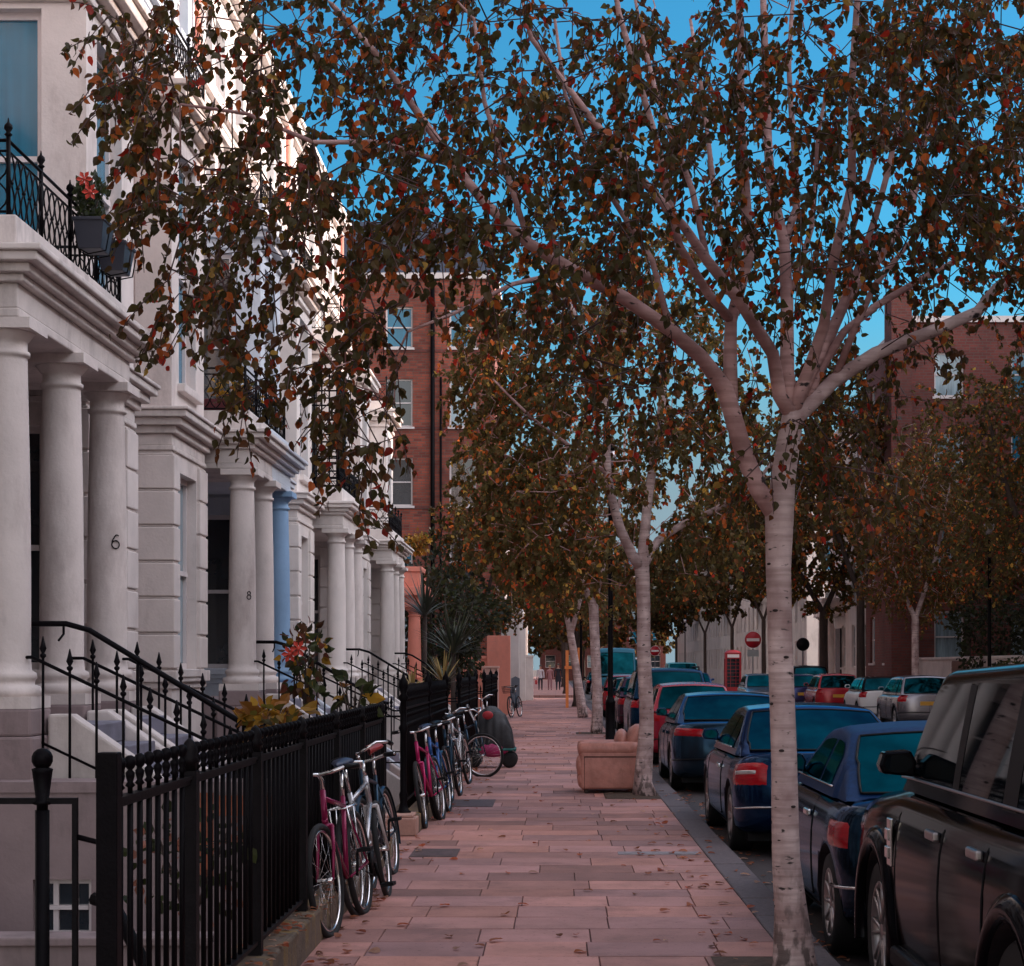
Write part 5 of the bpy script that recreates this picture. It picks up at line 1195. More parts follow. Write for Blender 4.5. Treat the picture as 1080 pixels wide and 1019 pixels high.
# 4 grey saloon
car('parked_car', 'grey blue saloon with a sloping boot behind the armchair birch', 2.55, 28.1, 0, L=4.7, Wd=1.82, H=1.38, wb=2.75, rr=.325, hood=.82, cowl=.95, belt=.94, tail=1.0, gh=(-1.85, -1.0, .2, .95),
    pm=paint('paint_slate', (.017, .027, .040), .5, .15), wr=.66, detail_doors=((-.95, -.1), (-.08, .9)), nsp=10, tz=(8.7, 10.6), tx=(2.6, 11.))
car('parked_car', 'small cherry red hatchback ahead of the grey blue saloon', 2.50, 35.0, 0, L=3.8, Wd=1.66, H=1.46, wb=2.4, rr=.30, hood=.85, cowl=.97, belt=.95, tail=1.0, gh=(-1.78, -1.30, .2, .85),
    pm=paint('paint_red', (.30, .012, .03), .2, .2), wr=.70, er=.4, pl=3.6, rsh=.04, tz=(8.6, 11.4))
car('parked_car', 'tall dark blue people carrier ahead of the red hatchback', 2.55, 43.0, 0, L=4.7, Wd=1.85, H=1.72, wb=2.8, rr=.35, hood=1.0, cowl=1.12, belt=1.05, tail=1.1, gh=(-2.28, -1.95, .4, 1.25),
    pm=paint('paint_ink', (.004, .012, .03), .5, .14), wr=.76, er=.35, pl=4, rsh=.03, rails=True, tz=(8.6, 11.4), sides=[(-2.0, -1.15), (-1.08, -.15), (-.08, 1.1)])
car('parked_car', 'dark maroon hatchback by the black lamp post', 2.5, 51.5, 0, L=4.2, Wd=1.72, H=1.5, wb=2.55, rr=.31, hood=.9, cowl=1.0, belt=.97, tail=1.0, gh=(-2.0, -1.5, .2, .95), pm=paint('paint_maroon', (.06, .008, .012), .3, .2), wr=.7, er=.4, pl=3.6, rsh=.04)
car('parked_car', 'black saloon past the maroon hatchback', 2.5, 58.5, 0, pm=blackp)
car('parked_car', 'red hatchback glimpsed past the leaning birch', 2.5, 66, 0, L=4.0, H=1.46, gh=(-1.85, -1.4, .2, .9), tail=1.0, pm=paint('paint_red', ()), er=.4, pl=3.6, rsh=.04)
def van(label, x, y, rz, pm, group=None, L=5.2, H=2.2):
    car('van', label, x, y, rz, L=L, Wd=1.95, H=H, wb=3.1, rr=.34, hood=1.15, cowl=1.3, belt=1.2, tail=1.3, gh=(-L/2+.06, -L/2+.2, 1.2, 1.95), pm=pm, wr=.86, er=.25, ef=.6, pl=4.5, rsh=.0, fsh=.15, sides=[(.35, 1.7)], cat='van', group=group, tz=(8.6, 11.8))
van('teal blue high roofed van parked past the birches', 2.75, 86, 0, paint('paint_teal', (.02, .16, .24), .2, .3), 'vans in the distance', 5.6, 2.6)
# cars in the road beyond
FG = 'cars further down the road'
car('parked_car', 'dark blue saloon facing the viewer in the middle of the road', 7.9, 104, math.pi, pm=paint('paint_blue', (.02, .06, .18), .4, .2), group=FG, H=1.42)
van('green blue van standing behind the dark blue saloon', 7.6, 112, math.pi, paint('paint_green', (.03, .20, .22), .2, .3), 'vans in the distance', 5., 2.0)
car('parked_car', 'bright blue estate beyond the green blue van', 6.6, 122, math.pi, pm=paint('paint_sky', (.03, .14, .28), .3, .2), group=FG, H=1.5)
van('white van farthest down the road', 6.2, 138, math.pi, paint('paint_white', (.65, .62, .62), .0, .3), 'vans in the distance', 5.2, 2.4)
car('parked_car', 'light blue car far along the near kerb', 2.8, 100, 0, pm=MATS['paint_sky'], group=FG)
car('parked_car', 'dark car farthest along the near kerb', 2.8, 120, 0, pm=blackp, group=FG)
# far kerb
FK = 'cars parked along the far kerb'
hat = dict(er=.4, pl=3.6, rsh=.04, group=FK, tz=(8.4, 12.2), tx=(4.5, 11.5))
car('parked_car', 'silver grey hatchback nearest the viewer on the far kerb, yellow number plate', 10.55, 54.2, 0, L=4.05, Wd=1.75, H=1.5, wb=2.55, rr=.31, hood=.9, cowl=1.0, belt=.97, tail=1.0, gh=(-1.92, -1.5, .25, 1.0), pm=paint('paint_silver', (.22, .20, .22), .8, .25), detail_doors=((-.85, -.05), (-.03, .85)), **hat)
car('parked_car', 'small white car with a dark roof next to the silver hatchback', 10.6, 61.2, 0, L=3.75, Wd=1.70, H=1.44, wb=2.47, rr=.31, hood=.92, cowl=1.0, belt=.97, tail=1.0, gh=(-1.75, -1.45, .3, .85), pm=MATS['paint_white'], roofm=blackp, **hat)
car('parked_car', 'bright red hatchback with a yellow number plate on the far kerb', 10.1, 67.5, 0, L=3.8, Wd=1.72, H=1.5, wb=2.45, rr=.30, hood=.9, cowl=1.0, belt=.97, tail=1.0, gh=(-1.8, -1.4, .25, .95), pm=paint('paint_scarlet', (.38, .012, .02), .1, .2), **hat)
car('parked_car', 'dark purple small car beyond the red hatchback', 9.6, 73.2, 0, L=3.8, Wd=1.68, H=1.45, wb=2.4, rr=.30, gh=(-1.75, -1.3, .25, .9), tail=.98, pm=paint('paint_purple', (.05, .03, .09), .4, .2), **hat)
car('parked_car', 'black off-road car beyond the purple small car', 10.6, 79, 0, L=4.6, Wd=1.85, H=1.8, wb=2.7, rr=.36, hood=1.05, cowl=1.15, belt=1.12, tail=1.15, gh=(-2.2, -2.0, .3, .95), pm=blackp, zb=.3, **hat)
car('parked_car', 'silver saloon facing the viewer just left of the nearest birch trunk', 8.7, 78, math.pi, pm=paint('paint_silver', ()), group=FK, H=1.45)
car('parked_car', 'dark car behind the silver saloon on the far kerb', 9.6, 85, math.pi, pm=paint('paint_dark', ()), group=FK)

# ------------------------------------------------------------------ bicycles
def bicycle(label, x, y, rz, lean, fc, x_=0, tyre=rubber, seat=None, bars='flat', rack=False, basket=False, guards=False, steer=0., fork=None, group='bicycles chained along the fences', scale=1.):
    t = thing('bicycle', label, 'bicycle', (x, y, 0), group=group, rot=(lean, 0, rz)); t.scale = (scale,)*3
    r = .335; ra, fa = Vector((-.45, 0, r)), Vector((.60, 0, r)); bb = Vector((-.02, 0, .29)); st_ = Vector((-.20, 0, .80)); ht = Vector((.38, 0, .86)); hb = Vector((.42, 0, .70))
    fm = MB()
    for a, b, q in ((bb, st_, .017), (st_+Vector((.01, 0, -.06)), ht-Vector((0, 0, .03)), .016), (bb, hb, .019), (hb-Vector((.01, 0, .03)), ht+Vector((-.005, 0, .02)), .02)): fm.tube([a, b], q, 10)
    for s in (-1, 1):
        fm.tube([bb+Vector((0, s*.03, 0)), ra+Vector((0, s*.06, 0))], .010, 6); fm.tube([st_+Vector((.02, s*.012, -.07)), ra+Vector((0, s*.06, 0))], .008, 6)
    fm.build('frame', fc, t)
    fk = MB()
    for s in (-1, 1): fk.tube([hb+Vector((.01, s*.045, -.04)), hb+Vector((.06, s*.05, -.18)), fa+Vector((0, s*.05, 0))], [.014, .012, .008], 6)
    fk.tube([hb+Vector((.01, -.05, -.04)), hb+Vector((.01, .05, -.04))], .014, 6); fk.build('fork', fork or fc, t)
    for c, k in ((ra, 0), (fa, 1)):
        ty = MB(); ty.tube([(math.cos(a)*r, 0, math.sin(a)*r) for a in np.linspace(0, 2*math.pi, 33)[:-1]], .021, 8, closed=True); wh = ty.build('wheel', tyre, t, loc=c, rot=(0, 0, steer*k))
        rm = MB(); rm.tube([(math.cos(a)*(r-.028), 0, math.sin(a)*(r-.028)) for a in np.linspace(0, 2*math.pi, 33)[:-1]], .011, 6, closed=True); rm.lathe([(.012, -.05), (.02, -.045), (.014, 0), (.02, .045), (.012, .05)], (0, 0, 0), 8, axis='y')
        rm.build('rim', chrome, wh); sp = MB()
        for q in range(24):
            a = 2*math.pi*q/24; sp.tube([(math.cos(a+.25*(-1)**q)*.018, .04*(-1)**q, math.sin(a+.25*(-1)**q)*.018), (math.cos(a)*(r-.03), 0, math.sin(a)*(r-.03))], .0013, 3)
        sp.build('spokes', chrome, wh)
        if guards:
            gd_ = MB(); rows = [[(c.x+math.cos(a)*(r+.035), yy, c.z+math.sin(a)*(r+.035)-abs(yy)*.3) for yy in (-.03, -.015, 0, .015, .03)] for a in np.linspace(R(20), R(200 if k == 0 else 165), 18)]; gd_.grid(rows); gd_.build('mudguard', guards, t)
    s = MB(); s.tube([st_, st_+Vector((-.045, 0, .17))], .013, 8); s.build('seat_post', chrome, t)
    c = st_+Vector((-.05, 0, .20)); s = MB(); rows = []
    for f, w, z in ((-.14, .02, .01), (-.13, .065, .02), (-.08, .08, .022), (-.02, .055, .014), (.06, .03, .006), (.13, .02, 0), (.145, .006, -.01)):
        rows.append([(c.x+f, c.y+w*math.cos(a), c.z+z+.028*math.sin(a)) for a in np.linspace(0, 2*math.pi, 11)[:-1]])
    s.grid(rows, 0, True, True); s.build('saddle', seat or plastic, t)
    ca, sa = math.cos(steer), math.sin(steer)
    def hp(a, b, z): return (ht.x-.01+a*ca-b*sa, a*sa+b*ca, ht.z+z)
    h = MB(); h.tube([tuple(ht), hp(-.01, 0, .08), hp(.05, 0, .12)], .014, 8)
    pts = [hp(.05, 0, .12), hp(.05, .08, .13), hp(.03, .16, .15), hp(-.04, .235, .15)] if bars == 'flat' else [hp(.06, 0, .14), hp(.08, .07, .17), hp(.05, .15, .21), hp(-.06, .22, .20), hp(-.17, .23, .18)]
    h.tube(pts, .012, 8); h.tube([hp_m(p, ht, steer) for p in pts], .012, 8); hb_ = h.build('handlebar', chrome, t)
    g_ = MB()
    for P in (pts[-2:], [hp_m(p, ht, steer) for p in pts[-2:]]): g_.tube(P, .018, 8)
    g_.build('grip', plastic, hb_)
    k = MB(); k.lathe([(.095, -.004), (.095, .004), (.02, .004)], (bb.x, -.06, bb.z), 20, axis='y'); k.tube([bb+Vector((0, -.07, 0)), bb+Vector((.06, -.08, -.16))], .010, 6); k.tube([bb+Vector((0, .07, 0)), bb+Vector((-.06, .08, .16))], .010, 6); k.tube([bb+Vector((0, -.06, .09)), ra+Vector((0, -.06, .035))], .005, 4); k.tube([bb+Vector((0, -.06, -.09)), ra+Vector((0, -.06, -.035))], .005, 4)
    k.build('crankset', iron_b, t)
    for q, s_ in ((bb+Vector((.06, -.13, -.16)), -1), (bb+Vector((-.06, .13, .16)), 1)):
        p = MB(); p.box(q.x-.05, q.x+.05, q.y-.045, q.y-.033, q.z-.012, q.z+.012); p.box(q.x-.05, q.x+.05, q.y+.033, q.y+.045, q.z-.012, q.z+.012); p.box(q.x-.05, q.x-.04, q.y-.033, q.y+.033, q.z-.012, q.z+.012); p.box(q.x+.04, q.x+.05, q.y-.033, q.y+.033, q.z-.012, q.z+.012); p.tube([(q.x, q.y-.045, q.z), (q.x, q.y+.045, q.z)], .008, 6); p.build('pedal', plastic, t)
    if rack:
        q = MB()
        for s_ in (-1, 1): q.tube([(-.22, s_*.02, .74), (-.30, s_*.06, .72), (-.66, s_*.06, .72)], .006, 5); q.tube([(-.62, s_*.06, .72), (ra.x, s_*.07, ra.z)], .006, 5); q.tube([(-.42, s_*.06, .72), (ra.x, s_*.07, ra.z)], .006, 5)
        for a in (-.35, -.45, -.55, -.66): q.tube([(a, -.06, .72), (a, .06, .72)], .005, 5)
        q.build('rear_rack', chrome, t)
    if basket:
        q = MB(); z0, z1 = .80, 1.02
        for i in range(9):
            for x0, y0_, x1, y1_ in ((.50+.28*i/8, -.15, .48+.32*i/8, -.18), (.50+.28*i/8, .15, .48+.32*i/8, .18), (.50, -.15+.3*i/8, .48, -.18+.36*i/8), (.78, -.15+.3*i/8, .80, -.18+.36*i/8)): q.tube([(x0, y0_, z0), (x1, y1_, z1)], .003, 3)
        for k_ in range(5):
            f = k_/4; a, b, c_ = .50-.02*f, .78+.02*f, .15+.03*f; q.tube([(a, -c_, z0+.22*f), (b, -c_, z0+.22*f), (b, c_, z0+.22*f), (a, c_, z0+.22*f)], .004, 4, closed=True)
        q.build('basket', iron_b, t)
    return t
def hp_m(p, ht, steer):
    # mirror a handlebar point about the (steered) centre plane
    dx, dy = p[0]-(ht.x-.01), p[1]; ca, sa = math.cos(-steer), math.sin(-steer); a, b = dx*ca-dy*sa, dx*sa+dy*ca; b = -b; ca, sa = math.cos(steer), math.sin(steer)
    return (ht.x-.01+a*ca-b*sa, a*sa+b*ca, p[2])
pk = paint('bike_crimson', (.22, .01, .06), .3, .25); blu = paint('bike_blue', (.03, .10, .30), .3, .25); blk = paint('bike_black', (.012, .012, .014), .2, .3); sil = paint('bike_silver', (.45, .44, .46), .7, .25); whi = paint('bike_white', (.55, .5, .5), 0, .3)
PI = math.pi
bicycle('crimson bicycle nearest the viewer, front wheel towards us, against the near fence', -1.32, 11.95, -PI/2-.09, R(7), pk, seat=mat('navy_saddle', (.02, .03, .07), .5), fork=pk, steer=-.06)
bicycle('silver and white bicycle with a chrome rear rack, second along the near fence', -1.27, 12.75, PI/2-.10, R(-8), sil, rack=True, seat=plastic, fork=whi, steer=.1)
bicycle('dark bicycle with a red saddle and raised chrome handlebar, third along the near fence', -1.32, 14.3, -PI/2-.07, R(8), blk, seat=mat('red_saddle', (.28, .02, .02), .5), bars='up', guards=blk)
bicycle('pink framed bicycle just past the cast iron pier', -1.27, 19.5, -PI/2-.10, R(9), paint('bike_pink', (.42, .01, .10), .2, .25), seat=MATS['navy_saddle'], steer=.1)
bicycle('blue bicycle behind the pink framed one', -1.24, 20.6, -PI/2-.06, R(8), blu, guards=blk, bars='flat')
bicycle('black bicycle standing in front of the spear fence before the pushchair', -1.24, 23.2, -PI/2-.05, R(8), blk, rack=True)
bicycle('silver framed bicycle leaning on the spear fence, behind the black one with a rack', -1.26, 25.6, -PI/2-.1, R(8), sil, bars='up')
bicycle('dark bicycle with its front wheel turned out across the pavement', -1.25, 28.2, -PI/2+.35, R(6), blk, steer=.85, bars='up', scale=.95)
bicycle('pale bicycle in front of the gate pillar beyond the covered pushchair', -1.3, 37.5, -PI/2-.1, R(8), whi, bars='up')
bicycle('black bicycle with a basket by the pinkish gate pillar', -1.28, 60.5, -PI/2-.25, R(6), blk, basket=True)
# covered pushchair
t = thing('pushchair', 'pushchair under a dark rain cover with teal edging and a pink bag', 'pushchair', (-1.05, 30.3, 0))
cv = MB(); rows = []
_cs = ((-.5, .20, .62), (-.42, .30, .88), (-.2, .34, 1.0), (.05, .35, .97), (.3, .34, .86), (.48, .31, .60), (.56, .29, .30))
for f in np.linspace(-.5, .56, 25):
    w, hgt = (float(np.interp(f, [c[0] for c in _cs], [c[i] for c in _cs])) for i in (1, 2)); w += .012*math.sin(f*31)
    rows.append([(-1.05+w*math.cos(a)*(1 if abs(math.cos(a)) > .05 else 1), 30.3-f*.6+.0, .30+(hgt-.30)*max(0, math.sin(a))**.7+.022*math.sin(a*9+f*14)*math.sin(a)) for a in np.linspace(0, PI, 41)])
R2 = [[( -1.05-(p[1]-30.3)*1.0+.05, 30.3+(p[0]+1.05)*.9, p[2]) for p in r_] for r_ in rows]
cv.grid(R2); cover = cv.build('rain_cover', mat('rain_cover', (.014, .013, .016), .6, var=.3, scale=8, bump=.6, bscale=9), t, True)
q = MB(); q.tube([(p[0], p[1], p[2]-.005) for p in R2[-1]], .022, 6); q.tube([(r_[0][0], r_[0][1], r_[0][2]) for r_ in R2], .02, 6); q.tube([(r_[-1][0], r_[-1][1], r_[-1][2]) for r_ in R2], .02, 6); q.build('trim', mat('teal_fabric', (.01, .12, .11), .6), cover)
q = MB(); q.ell((-1.1, 29.98, .86), .09, .03, .07, 10); q.build('reflector', mat('red_fabric', (.4, .02, .03), .6), cover)
q = MB(); q.ell((-1.02, 30.1, .30), .26, .16, .13, 14); q.build('bag', mat('pink_fabric', (.38, .02, .12), .6, var=.3, scale=9), t, True)
for dx, dy in ((-.28, -.25), (.3, -.25), (-.28, .3), (.3, .3)):
    q = MB(); q.lathe([(.06, -.02), (.12, -.02), (.13, 0), (.12, .02), (.06, .02)], (-1.05+dx, 30.3+dy, .13), 16, axis='y'); q.build('wheel', rubber, t, True)
q = MB(); q.tube([(-1.33, 30.05, .13), (-1.2, 30.05, .5), (-1.45, 30.1, 1.02), (-1.45, 30.5, 1.02), (-1.2, 30.55, .5), (-1.33, 30.6, .13)], .014, 6); q.tube([(-.75, 30.05, .13), (-1.2, 30.05, .5)], .014, 6); q.tube([(-.75, 30.6, .13), (-1.2, 30.55, .5)], .014, 6); q.build('chassis', alloy, t, True)

# ------------------------------------------------------------------ armchair (faces the houses, back to the road)
t = thing('armchair', 'worn tan leather armchair dumped on the pavement beside a birch', 'armchair', (.72, 24.45, 0))
def rbox(x0, x1, y0, y1, z0, z1, name, par, b=.06, m=leather):
    q = MB(); n_ = 1; q.box(x0, x1, y0, y1, z0, z1); o = q.build(name, m, par, True); bv = o.modifiers.new('bevel', 'BEVEL'); bv.width = b; bv.segments = 5
    for p in o.data.polygons: p.use_smooth = True
    return o
rbox(.38, 1.06, 24.18, 24.72, .06, .30, 'base', t, .03)
rbox(.36, .86, 24.20, 24.70, .29, .47, 'seat_cushion', t, .07)
rbox(.34, .40, 24.20, 24.70, .08, .36, 'front_panel', t, .03)
for y0, y1 in ((24.02, 24.20), (24.70, 24.88)):
    a = rbox(.32, 1.08, y0, y1, .05, .56, 'arm', t, .04)
    q = MB(); q.box(.37, 1.05, y0-.004, y1+.004, .468, .482); q.box(.372, .378, y0-.003, y1+.003, .06, .47); q.build('seam', mat('dark_seam', (.03, .008, .007), .9) if 'dark_seam' not in MATS else MATS['dark_seam'], a)  # strip under the arm roll paints the gap's shade; upright one is a seam
    q = MB(); yc = (y0+y1)/2; q.lathe([(.02, -.02), (.075, -.01), (.095, .02), (.1, .08), (.1, .68), (.09, .75), (.02, .77)], (.31, yc, .57), 16, axis='x'); q.build('arm_roll', leather, a)
    q = MB(); q.ell((.32, yc, .34), .05, .085, .13, 12); q.ell((.33, yc, .17), .045, .085, .10, 12); q.build('arm_front', leather, a)
q = MB(); rows = []
for f in np.linspace(0, 1, 9):
    z = .30+.56*f; yw = .36*(1-.25*f**3); th_ = .13*(1-.4*f**2); cx_ = .93+.12*f
    rows.append([(cx_+th_*math.cos(a), 24.45+yw*math.copysign(abs(math.sin(a))**.6, math.sin(a)), z+.03*math.cos(a)*f) for a in np.linspace(0, 2*PI, 19)[:-1]])
rows.append([(1.05, 24.45, .89)]*18); q.grid(rows, 0, True, True); bk = q.build('backrest', leather, t, True)
q = MB(); q.ell((.87, 24.45, .66), .10, .27, .17, 14); q.build('back_cushion', leather, t, True)
for x0, y0 in ((.40, 24.08), (1.0, 24.08), (.40, 24.82), (1.0, 24.82)):
    q = MB(); q.lathe([(.025, 0), (.03, .06)], (x0, y0, 0), 8); q.build('foot', bark, t, True)

# ------------------------------------------------------------------ street furniture
def lamp_post(label, x, y, h, group='black lamp posts'):
    t = thing('street_lamp', label, 'street lamp', (x, y, 0), group=group)
    q = MB(); q.lathe([(.13, 0), (.13, .04), (.105, .06), (.10, .86), (.105, .88), (.105, .92), (.085, .95), (.058, 1.02), (.05, h*.6), (.042, h-.5), (.06, h-.48), (.06, h-.44), (.04, h-.42)], (x, y, 0), 14); q.build('post', iron, t, True)
    q = MB(); q.lathe([(.04, h-.44), (.09, h-.36), (.15, h-.02), (.17, 0+h), (.10, h+.10), (.03, h+.16), (.035, h+.2), (.005, h+.24)], (x, y, 0), 6); q.build('lantern', iron, t, True)
    q = MB(); q.lathe([(.10, h-.34), (.155, h-.04)], (x, y, 0), 6); q.build('lantern_glass', clear, t, True)
    q = MB(); q.tube([(x-.25, y, h-.7), (x+.25, y, h-.7)], .014, 6); q.build('ladder_bar', iron, t, True)
lamp_post('black lamp post standing on the pavement beyond the armchair', 1.15, 38.8, 6.2)
lamp_post('slim black lamp post far down the pavement past the leaning birch', .95, 69, 5.2)
lamp_post('black lamp post with a lantern across the road above the big black car', 12.2, 52, 5.7)
lamp_post('old lantern lamp post far off under the trees, left of the phone box', 11.9, 170, 6.0)
# no entry sign
def sign(label, x, y, zc, r=.32, back=False, plate_=True):
    t = thing('road_sign', label, 'sign', (x, y, 0), group='road signs on grey posts'); q = MB(); q.tube([(x, y, -.1), (x, y, zc+r)], .038, 8); q.build('post', mat('grey_post', (.16, .15, .16), .6) if 'grey_post' not in MATS else MATS['grey_post'], t, True)
    q = MB(); q.lathe([(r, -.06), (r, -.045), (.001, -.045)], (x, y, zc), 28, axis='y'); d = q.build('disc', plastic if back else (MATS.get('sign_red') or mat('sign_red', (.42, .012, .025), .4, var=.03)), t, True)
    if not back:
        q = MB(); q.box(x-r*.72, x+r*.72, y-.066, y-.0605, zc-r*.17, zc+r*.17); q.build('white_bar', MATS.get('sign_white') or mat('sign_white', (.75, .7, .7), .4, var=.03), d)
        q = MB(); q.lathe([(r*1.0, -.062), (r*1.0, -.06), (r*.93, -.062), (r*.93, -.063)], (x, y, zc), 28, axis='y', cap=False); q.build('rim', MATS['sign_white'], d)
    if plate_:
        q = MB(); q.box(x-.3, x+.3, y-.06, y-.045, zc-r-.42, zc-r-.06); q.build('plate', mat('grey_sign_plate', (.34, .36, .36), .5, var=.1) if 'grey_sign_plate' not in MATS else MATS['grey_sign_plate'], t, True)
sign('round red no entry sign with a white bar beside the phone box', 10.35, 97, 3.05, .46)
sign('round black sign seen from behind, right of the no entry sign', 12.3, 92, 2.75, .33, True, False)
sign('small distant no entry sign far down the road', 8.6, 160, 3.0, .45, False, False)
# phone box
t = thing('phone_box', 'red phone box with glazed door on the far corner', 'phone box', (9.95, 104, 0)); x0, x1, y0, y1 = 9.5, 10.4, 103.55, 104.45
pr = mat('phone_red', (.30, .012, .02), .4, var=.15); q = MB(); q.box(x0, x1, y0, y1, -.13, .12)
for xx in (x0, x1-.1):
    for yy in (y0, y1-.1): q.box(xx, xx+.1, yy, yy+.1, .12, 2.1)
q.box(x0, x1, y0, y1, 2.1, 2.42); q.build('frame', pr, t, True)
q = MB(); P = [[(x0-.02+.94*i/8, y0-.02+.94*j/8, 2.42+.16*math.sin(PI*i/8)**.5*math.sin(PI*j/8)**.5) for j in range(9)] for i in range(9)]; q.grid(P); q.build('roof', pr, t, True)
q = MB(); q.box(x0+.12, x1-.12, y0-.015, y0-.003, 2.15, 2.33); q.build('sign_panel', MATS['sign_white'], t, True)
q = MB(); q.box(x0+.1, x1-.1, y0+.04, y0+.06, .5, 2.1); q.box(x0+.03, x0+.05, y0+.1, y1-.1, .5, 2.1); q.box(x1-.05, x1-.03, y0+.1, y1-.1, .5, 2.1); q.build('pane', glass, t, True)
q = MB(); q.box(x0+.1, x1-.1, y0+.01, y0+.09, .12, .5)
for i in range(9): q.box(x0+.1, x1-.1, y0+.02, y0+.038, .48+i*.2, .5+i*.2)
for xx in (.3, .6): q.box(x0+xx-.01, x0+xx+.01, y0+.016, y0+.0379, .5, 2.1)
q.build('door', pr, t, True)

# ------------------------------------------------------------------ people far down the pavement
def person(label, x, y, top_m, leg_m, hair_m, s=1., stride=.18, rz=0., bag=None, hat=None, coat=0.):
    t = thing('person', label, 'person', (x, y, 0), rz); sk_m = MATS.get('skin') or mat('skin', (.42, .22, .16), .6, var=.08)
    V = [(0, 0, .92), (0, .01, 1.08), (0, .0, 1.28), (0, 0, 1.42), (0, .0, 1.50), (0, -.01, 1.58), (0, -.015, 1.68), (0, 0, 1.76)]; Rr = [(.15, .11), (.135, .10), (.165, .11), (.15, .09), (.055, .055), (.07, .085), (.078, .095), (.05, .06)]
    E = [(i, i+1) for i in range(7)]
    for sg in (-1, 1):
        b = len(V); V += [(sg*.19, 0, 1.41), (sg*.24, .03*sg, 1.15), (sg*.25, -.06*sg, .90), (sg*.25, -.09*sg, .80)]; Rr += [(.06, .06), (.045, .045), (.035, .035), (.04, .028)]; E += [(3, b), (b, b+1), (b+1, b+2), (b+2, b+3)]
        b = len(V); V += [(sg*.09, 0, .86), (sg*.10, sg*stride*.5-.03, .48), (sg*.10, sg*stride, .09), (sg*.11, sg*stride-.13, .035)]; Rr += [(.095, .095), (.065, .065), (.045, .045), (.04, .03)]; E += [(0, b), (b, b+1), (b+1, b+2), (b+2, b+3)]
    me = bpy.data.meshes.new('body'); me.from_pydata([(v[0]*s, v[1]*s, v[2]*s) for v in V], E, []); o = bpy.data.objects.new('body', me); col.objects.link(o); o.parent = t
    sm = o.modifiers.new('skin', 'SKIN'); sm.use_smooth_shade = True; sb = o.modifiers.new('sub', 'SUBSURF'); sb.levels = 1; sb.render_levels = 2
    for i, v in enumerate(me.skin_vertices[0].data): v.radius = (Rr[i][0]*s, Rr[i][1]*s); v.use_root = i == 0
    bpy.context.view_layer.update(); dg = bpy.context.evaluated_depsgraph_get(); nm = bpy.data.meshes.new_from_object(o.evaluated_get(dg)); o.modifiers.clear(); o.data = nm
    nm.materials.clear()
    for m in (sk_m, top_m, leg_m, rubber): nm.materials.append(m)
    for p in nm.polygons:
        z = p.center.z/s; p.material_index = 3 if z < .07 else 2 if z < .88-coat*.3 else 0 if (z > 1.47 or (abs(p.center.x) > .2*s and z < .88)) else 1; p.use_smooth = True
    h = MB(); rows = [[(.092*s*math.sin(f)*math.cos(a), (.012+.108*math.sin(f)*math.sin(a))*s, (1.70+.115*math.cos(f))*s) for a in np.linspace(0, 2*PI, 13)[:-1]] for f in np.linspace(0.05, 1.7, 7)]; h.grid(rows, 0, True, True); h.build('hair', hair_m, t)
    fce = MB()
    fce.ell((0, -.105*s, 1.66*s), .012*s, .018*s, .02*s, 6); ob = fce.build('nose', sk_m, t)
    ey = MB()
    for sg in (-1, 1): ey.ell((sg*.03*s, -.098*s, 1.69*s), .011*s, .006*s, .007*s, 6)
    ey.build('eyes', plastic, t); mo = MB(); mo.ell((0, -.10*s, 1.615*s), .024*s, .006*s, .006*s, 6); mo.build('mouth', redlens, t)
    if coat:
        c_ = MB(); c_.grid([[(w*s*math.cos(a), d*s*math.sin(a), z*s) for a in np.linspace(0, 2*PI, 17)[:-1]] for z, w, d in ((1.0, .175, .13), (.85, .19, .14), (.88-coat*.3, .21, .16))], 0, True, True); c_.build('coat_skirt', top_m, t)
    if bag:
        b_ = MB(); b_.box(-.38*s, -.22*s, -.2*s, .1*s, .42*s, .72*s); b_.tube([(-.3*s, -.15*s, .72*s), (-.26*s, -.08*s, .82*s), (-.3*s, .05*s, .72*s)], .008, 5); bo = b_.build('carrier_bag', bag, None, bev=.02); bo.location = (x, y, 0); tag(bo, 'red carrier bag held by the pale clad walker', 'bag')
    return t
dk = mat('dark_cloth', (.015, .014, .022), .8, var=.2); wc = mat('white_cloth', (.55, .5, .52), .8, var=.1); pc = mat('pink_cloth', (.35, .16, .17), .8, var=.15); hr = mat('brown_hair', (.05, .03, .02), .6, var=.2); bh = mat('blonde_hair', (.35, .22, .10), .6, var=.2)
person('walker in a white top and dark trousers, leftmost of the three people far off', -1.05, 128, wc, dk, hr, .98, bag=MATS['red_fabric'])
person('walker with fair hair in pinkish clothes between the other two people', -.40, 129, pc, pc, bh, .97, stride=-.12)
person('walker in a long dark coat, rightmost of the three people far off', .18, 128, dk, dk, hr, 1.03, coat=1.)

# ------------------------------------------------------------------ camera, sun, sky
cam = bpy.data.cameras.new('camera'); co = bpy.data.objects.new('camera', cam); col.objects.link(co); sc.camera = co
co.location = (0, 0, EYE); co.rotation_euler = (math.pi/2, 0, 0)
cam.sensor_width = 36; cam.lens = 36*F/1080; cam.shift_x = (540-CX)/1080; cam.shift_y = (CY-509.5)/1080
cam.clip_start = .1; cam.clip_end = 3000
cam.dof.use_dof = False
az, el = R(13), R(20)                                 # sun: from the right of the street, slightly ahead
sd = Vector((math.cos(el)*math.cos(az), math.cos(el)*math.sin(az), math.sin(el)))
ld = bpy.data.lights.new('sun', 'SUN'); lo = bpy.data.objects.new('sun', ld); col.objects.link(lo)
ld.energy = 5.0; ld.angle = R(.5); ld.color = (1, .74, .58); lo.rotation_euler = sd.to_track_quat('Z', 'Y').to_euler(); lo.location = (60, 20, 60)
w = bpy.data.worlds.new('World'); sc.world = w; w.use_nodes = True; nt = w.node_tree; N = nt.nodes; L = nt.links
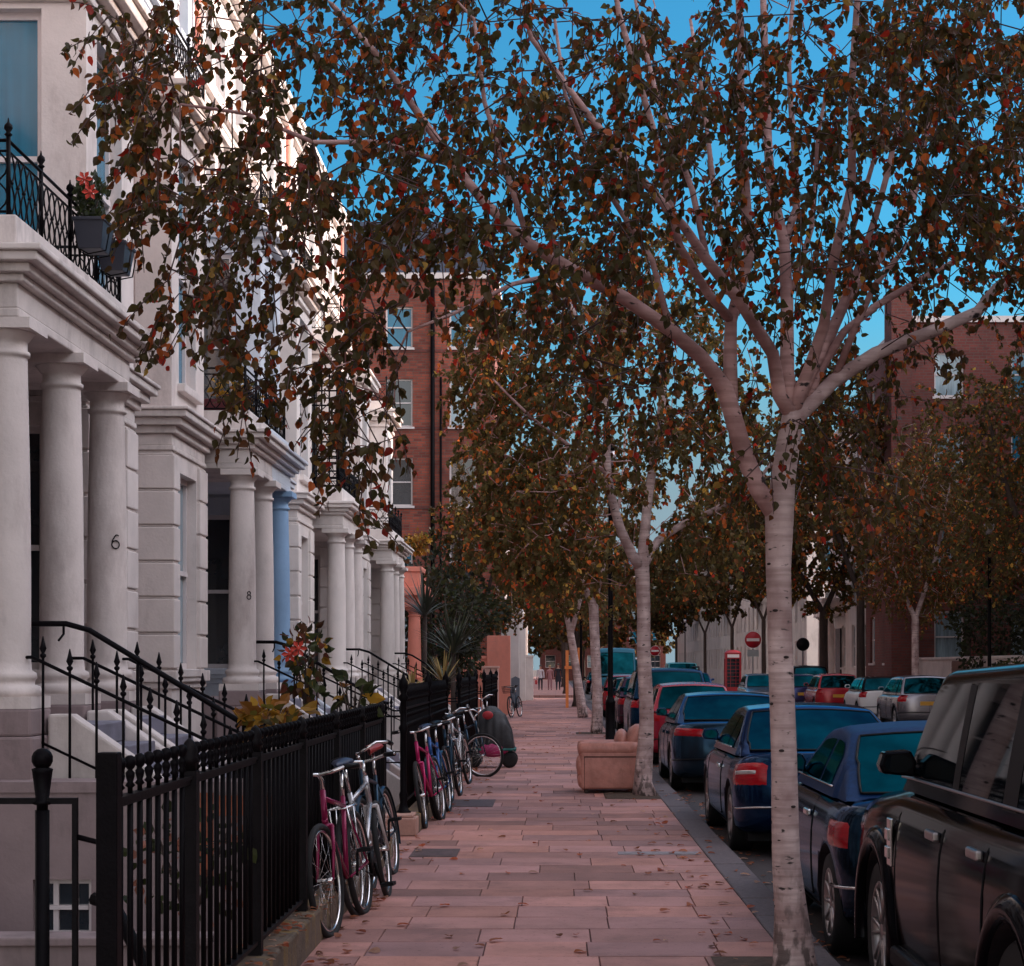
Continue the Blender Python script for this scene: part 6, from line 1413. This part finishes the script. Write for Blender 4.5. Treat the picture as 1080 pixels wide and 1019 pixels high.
sky = N.new('ShaderNodeTexSky'); sky.sky_type = 'NISHITA'; sky.sun_disc = False; sky.sun_elevation = el; sky.sun_rotation = math.pi/2-az
sky.air_density = 1.2; sky.dust_density = .6; sky.ozone_density = 2.5
def tint(fac):
    m = N.new('ShaderNodeMix'); m.data_type = 'RGBA'; m.blend_type = 'MULTIPLY'; m.inputs[0].default_value = 1; m.inputs[7].default_value = (*fac, 1); return m
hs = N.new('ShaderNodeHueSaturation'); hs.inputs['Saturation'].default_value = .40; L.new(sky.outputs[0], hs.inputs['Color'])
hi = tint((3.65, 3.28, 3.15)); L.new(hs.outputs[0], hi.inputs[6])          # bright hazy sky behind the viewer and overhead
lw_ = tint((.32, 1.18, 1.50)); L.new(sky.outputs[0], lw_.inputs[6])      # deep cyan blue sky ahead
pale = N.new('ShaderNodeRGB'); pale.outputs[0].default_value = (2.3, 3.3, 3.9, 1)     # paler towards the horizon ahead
tc = N.new('ShaderNodeTexCoord'); sx = N.new('ShaderNodeSeparateXYZ'); L.new(tc.outputs['Generated'], sx.inputs[0])
def ramp(src, a, b):
    mr = N.new('ShaderNodeMapRange'); mr.interpolation_type = 'SMOOTHSTEP'; mr.inputs['From Min'].default_value = a; mr.inputs['From Max'].default_value = b; L.new(src, mr.inputs[0]); return mr.outputs[0]
def mix(f, a, b):
    mx = N.new('ShaderNodeMix'); mx.data_type = 'RGBA'; L.new(f, mx.inputs[0]); L.new(a, mx.inputs[6]); L.new(b, mx.inputs[7]); return mx.outputs[2]
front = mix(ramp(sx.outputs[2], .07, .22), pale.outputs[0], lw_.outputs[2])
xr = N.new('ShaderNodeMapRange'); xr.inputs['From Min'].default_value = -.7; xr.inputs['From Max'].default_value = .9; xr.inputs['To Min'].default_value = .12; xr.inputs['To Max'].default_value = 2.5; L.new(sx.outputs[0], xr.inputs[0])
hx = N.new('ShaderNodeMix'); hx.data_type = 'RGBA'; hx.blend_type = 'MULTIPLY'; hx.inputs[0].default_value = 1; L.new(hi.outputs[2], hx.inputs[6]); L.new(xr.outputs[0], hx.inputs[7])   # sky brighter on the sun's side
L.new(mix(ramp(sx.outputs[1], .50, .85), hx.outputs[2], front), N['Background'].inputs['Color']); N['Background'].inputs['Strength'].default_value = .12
sc.view_settings.view_transform = 'Standard'; sc.view_settings.look = 'None'; sc.view_settings.exposure = 0; sc.view_settings.gamma = 1
sc.cycles.max_bounces = 6; sc.cycles.diffuse_bounces = 3; sc.cycles.transparent_max_bounces = 4; sc.cycles.use_denoising = True
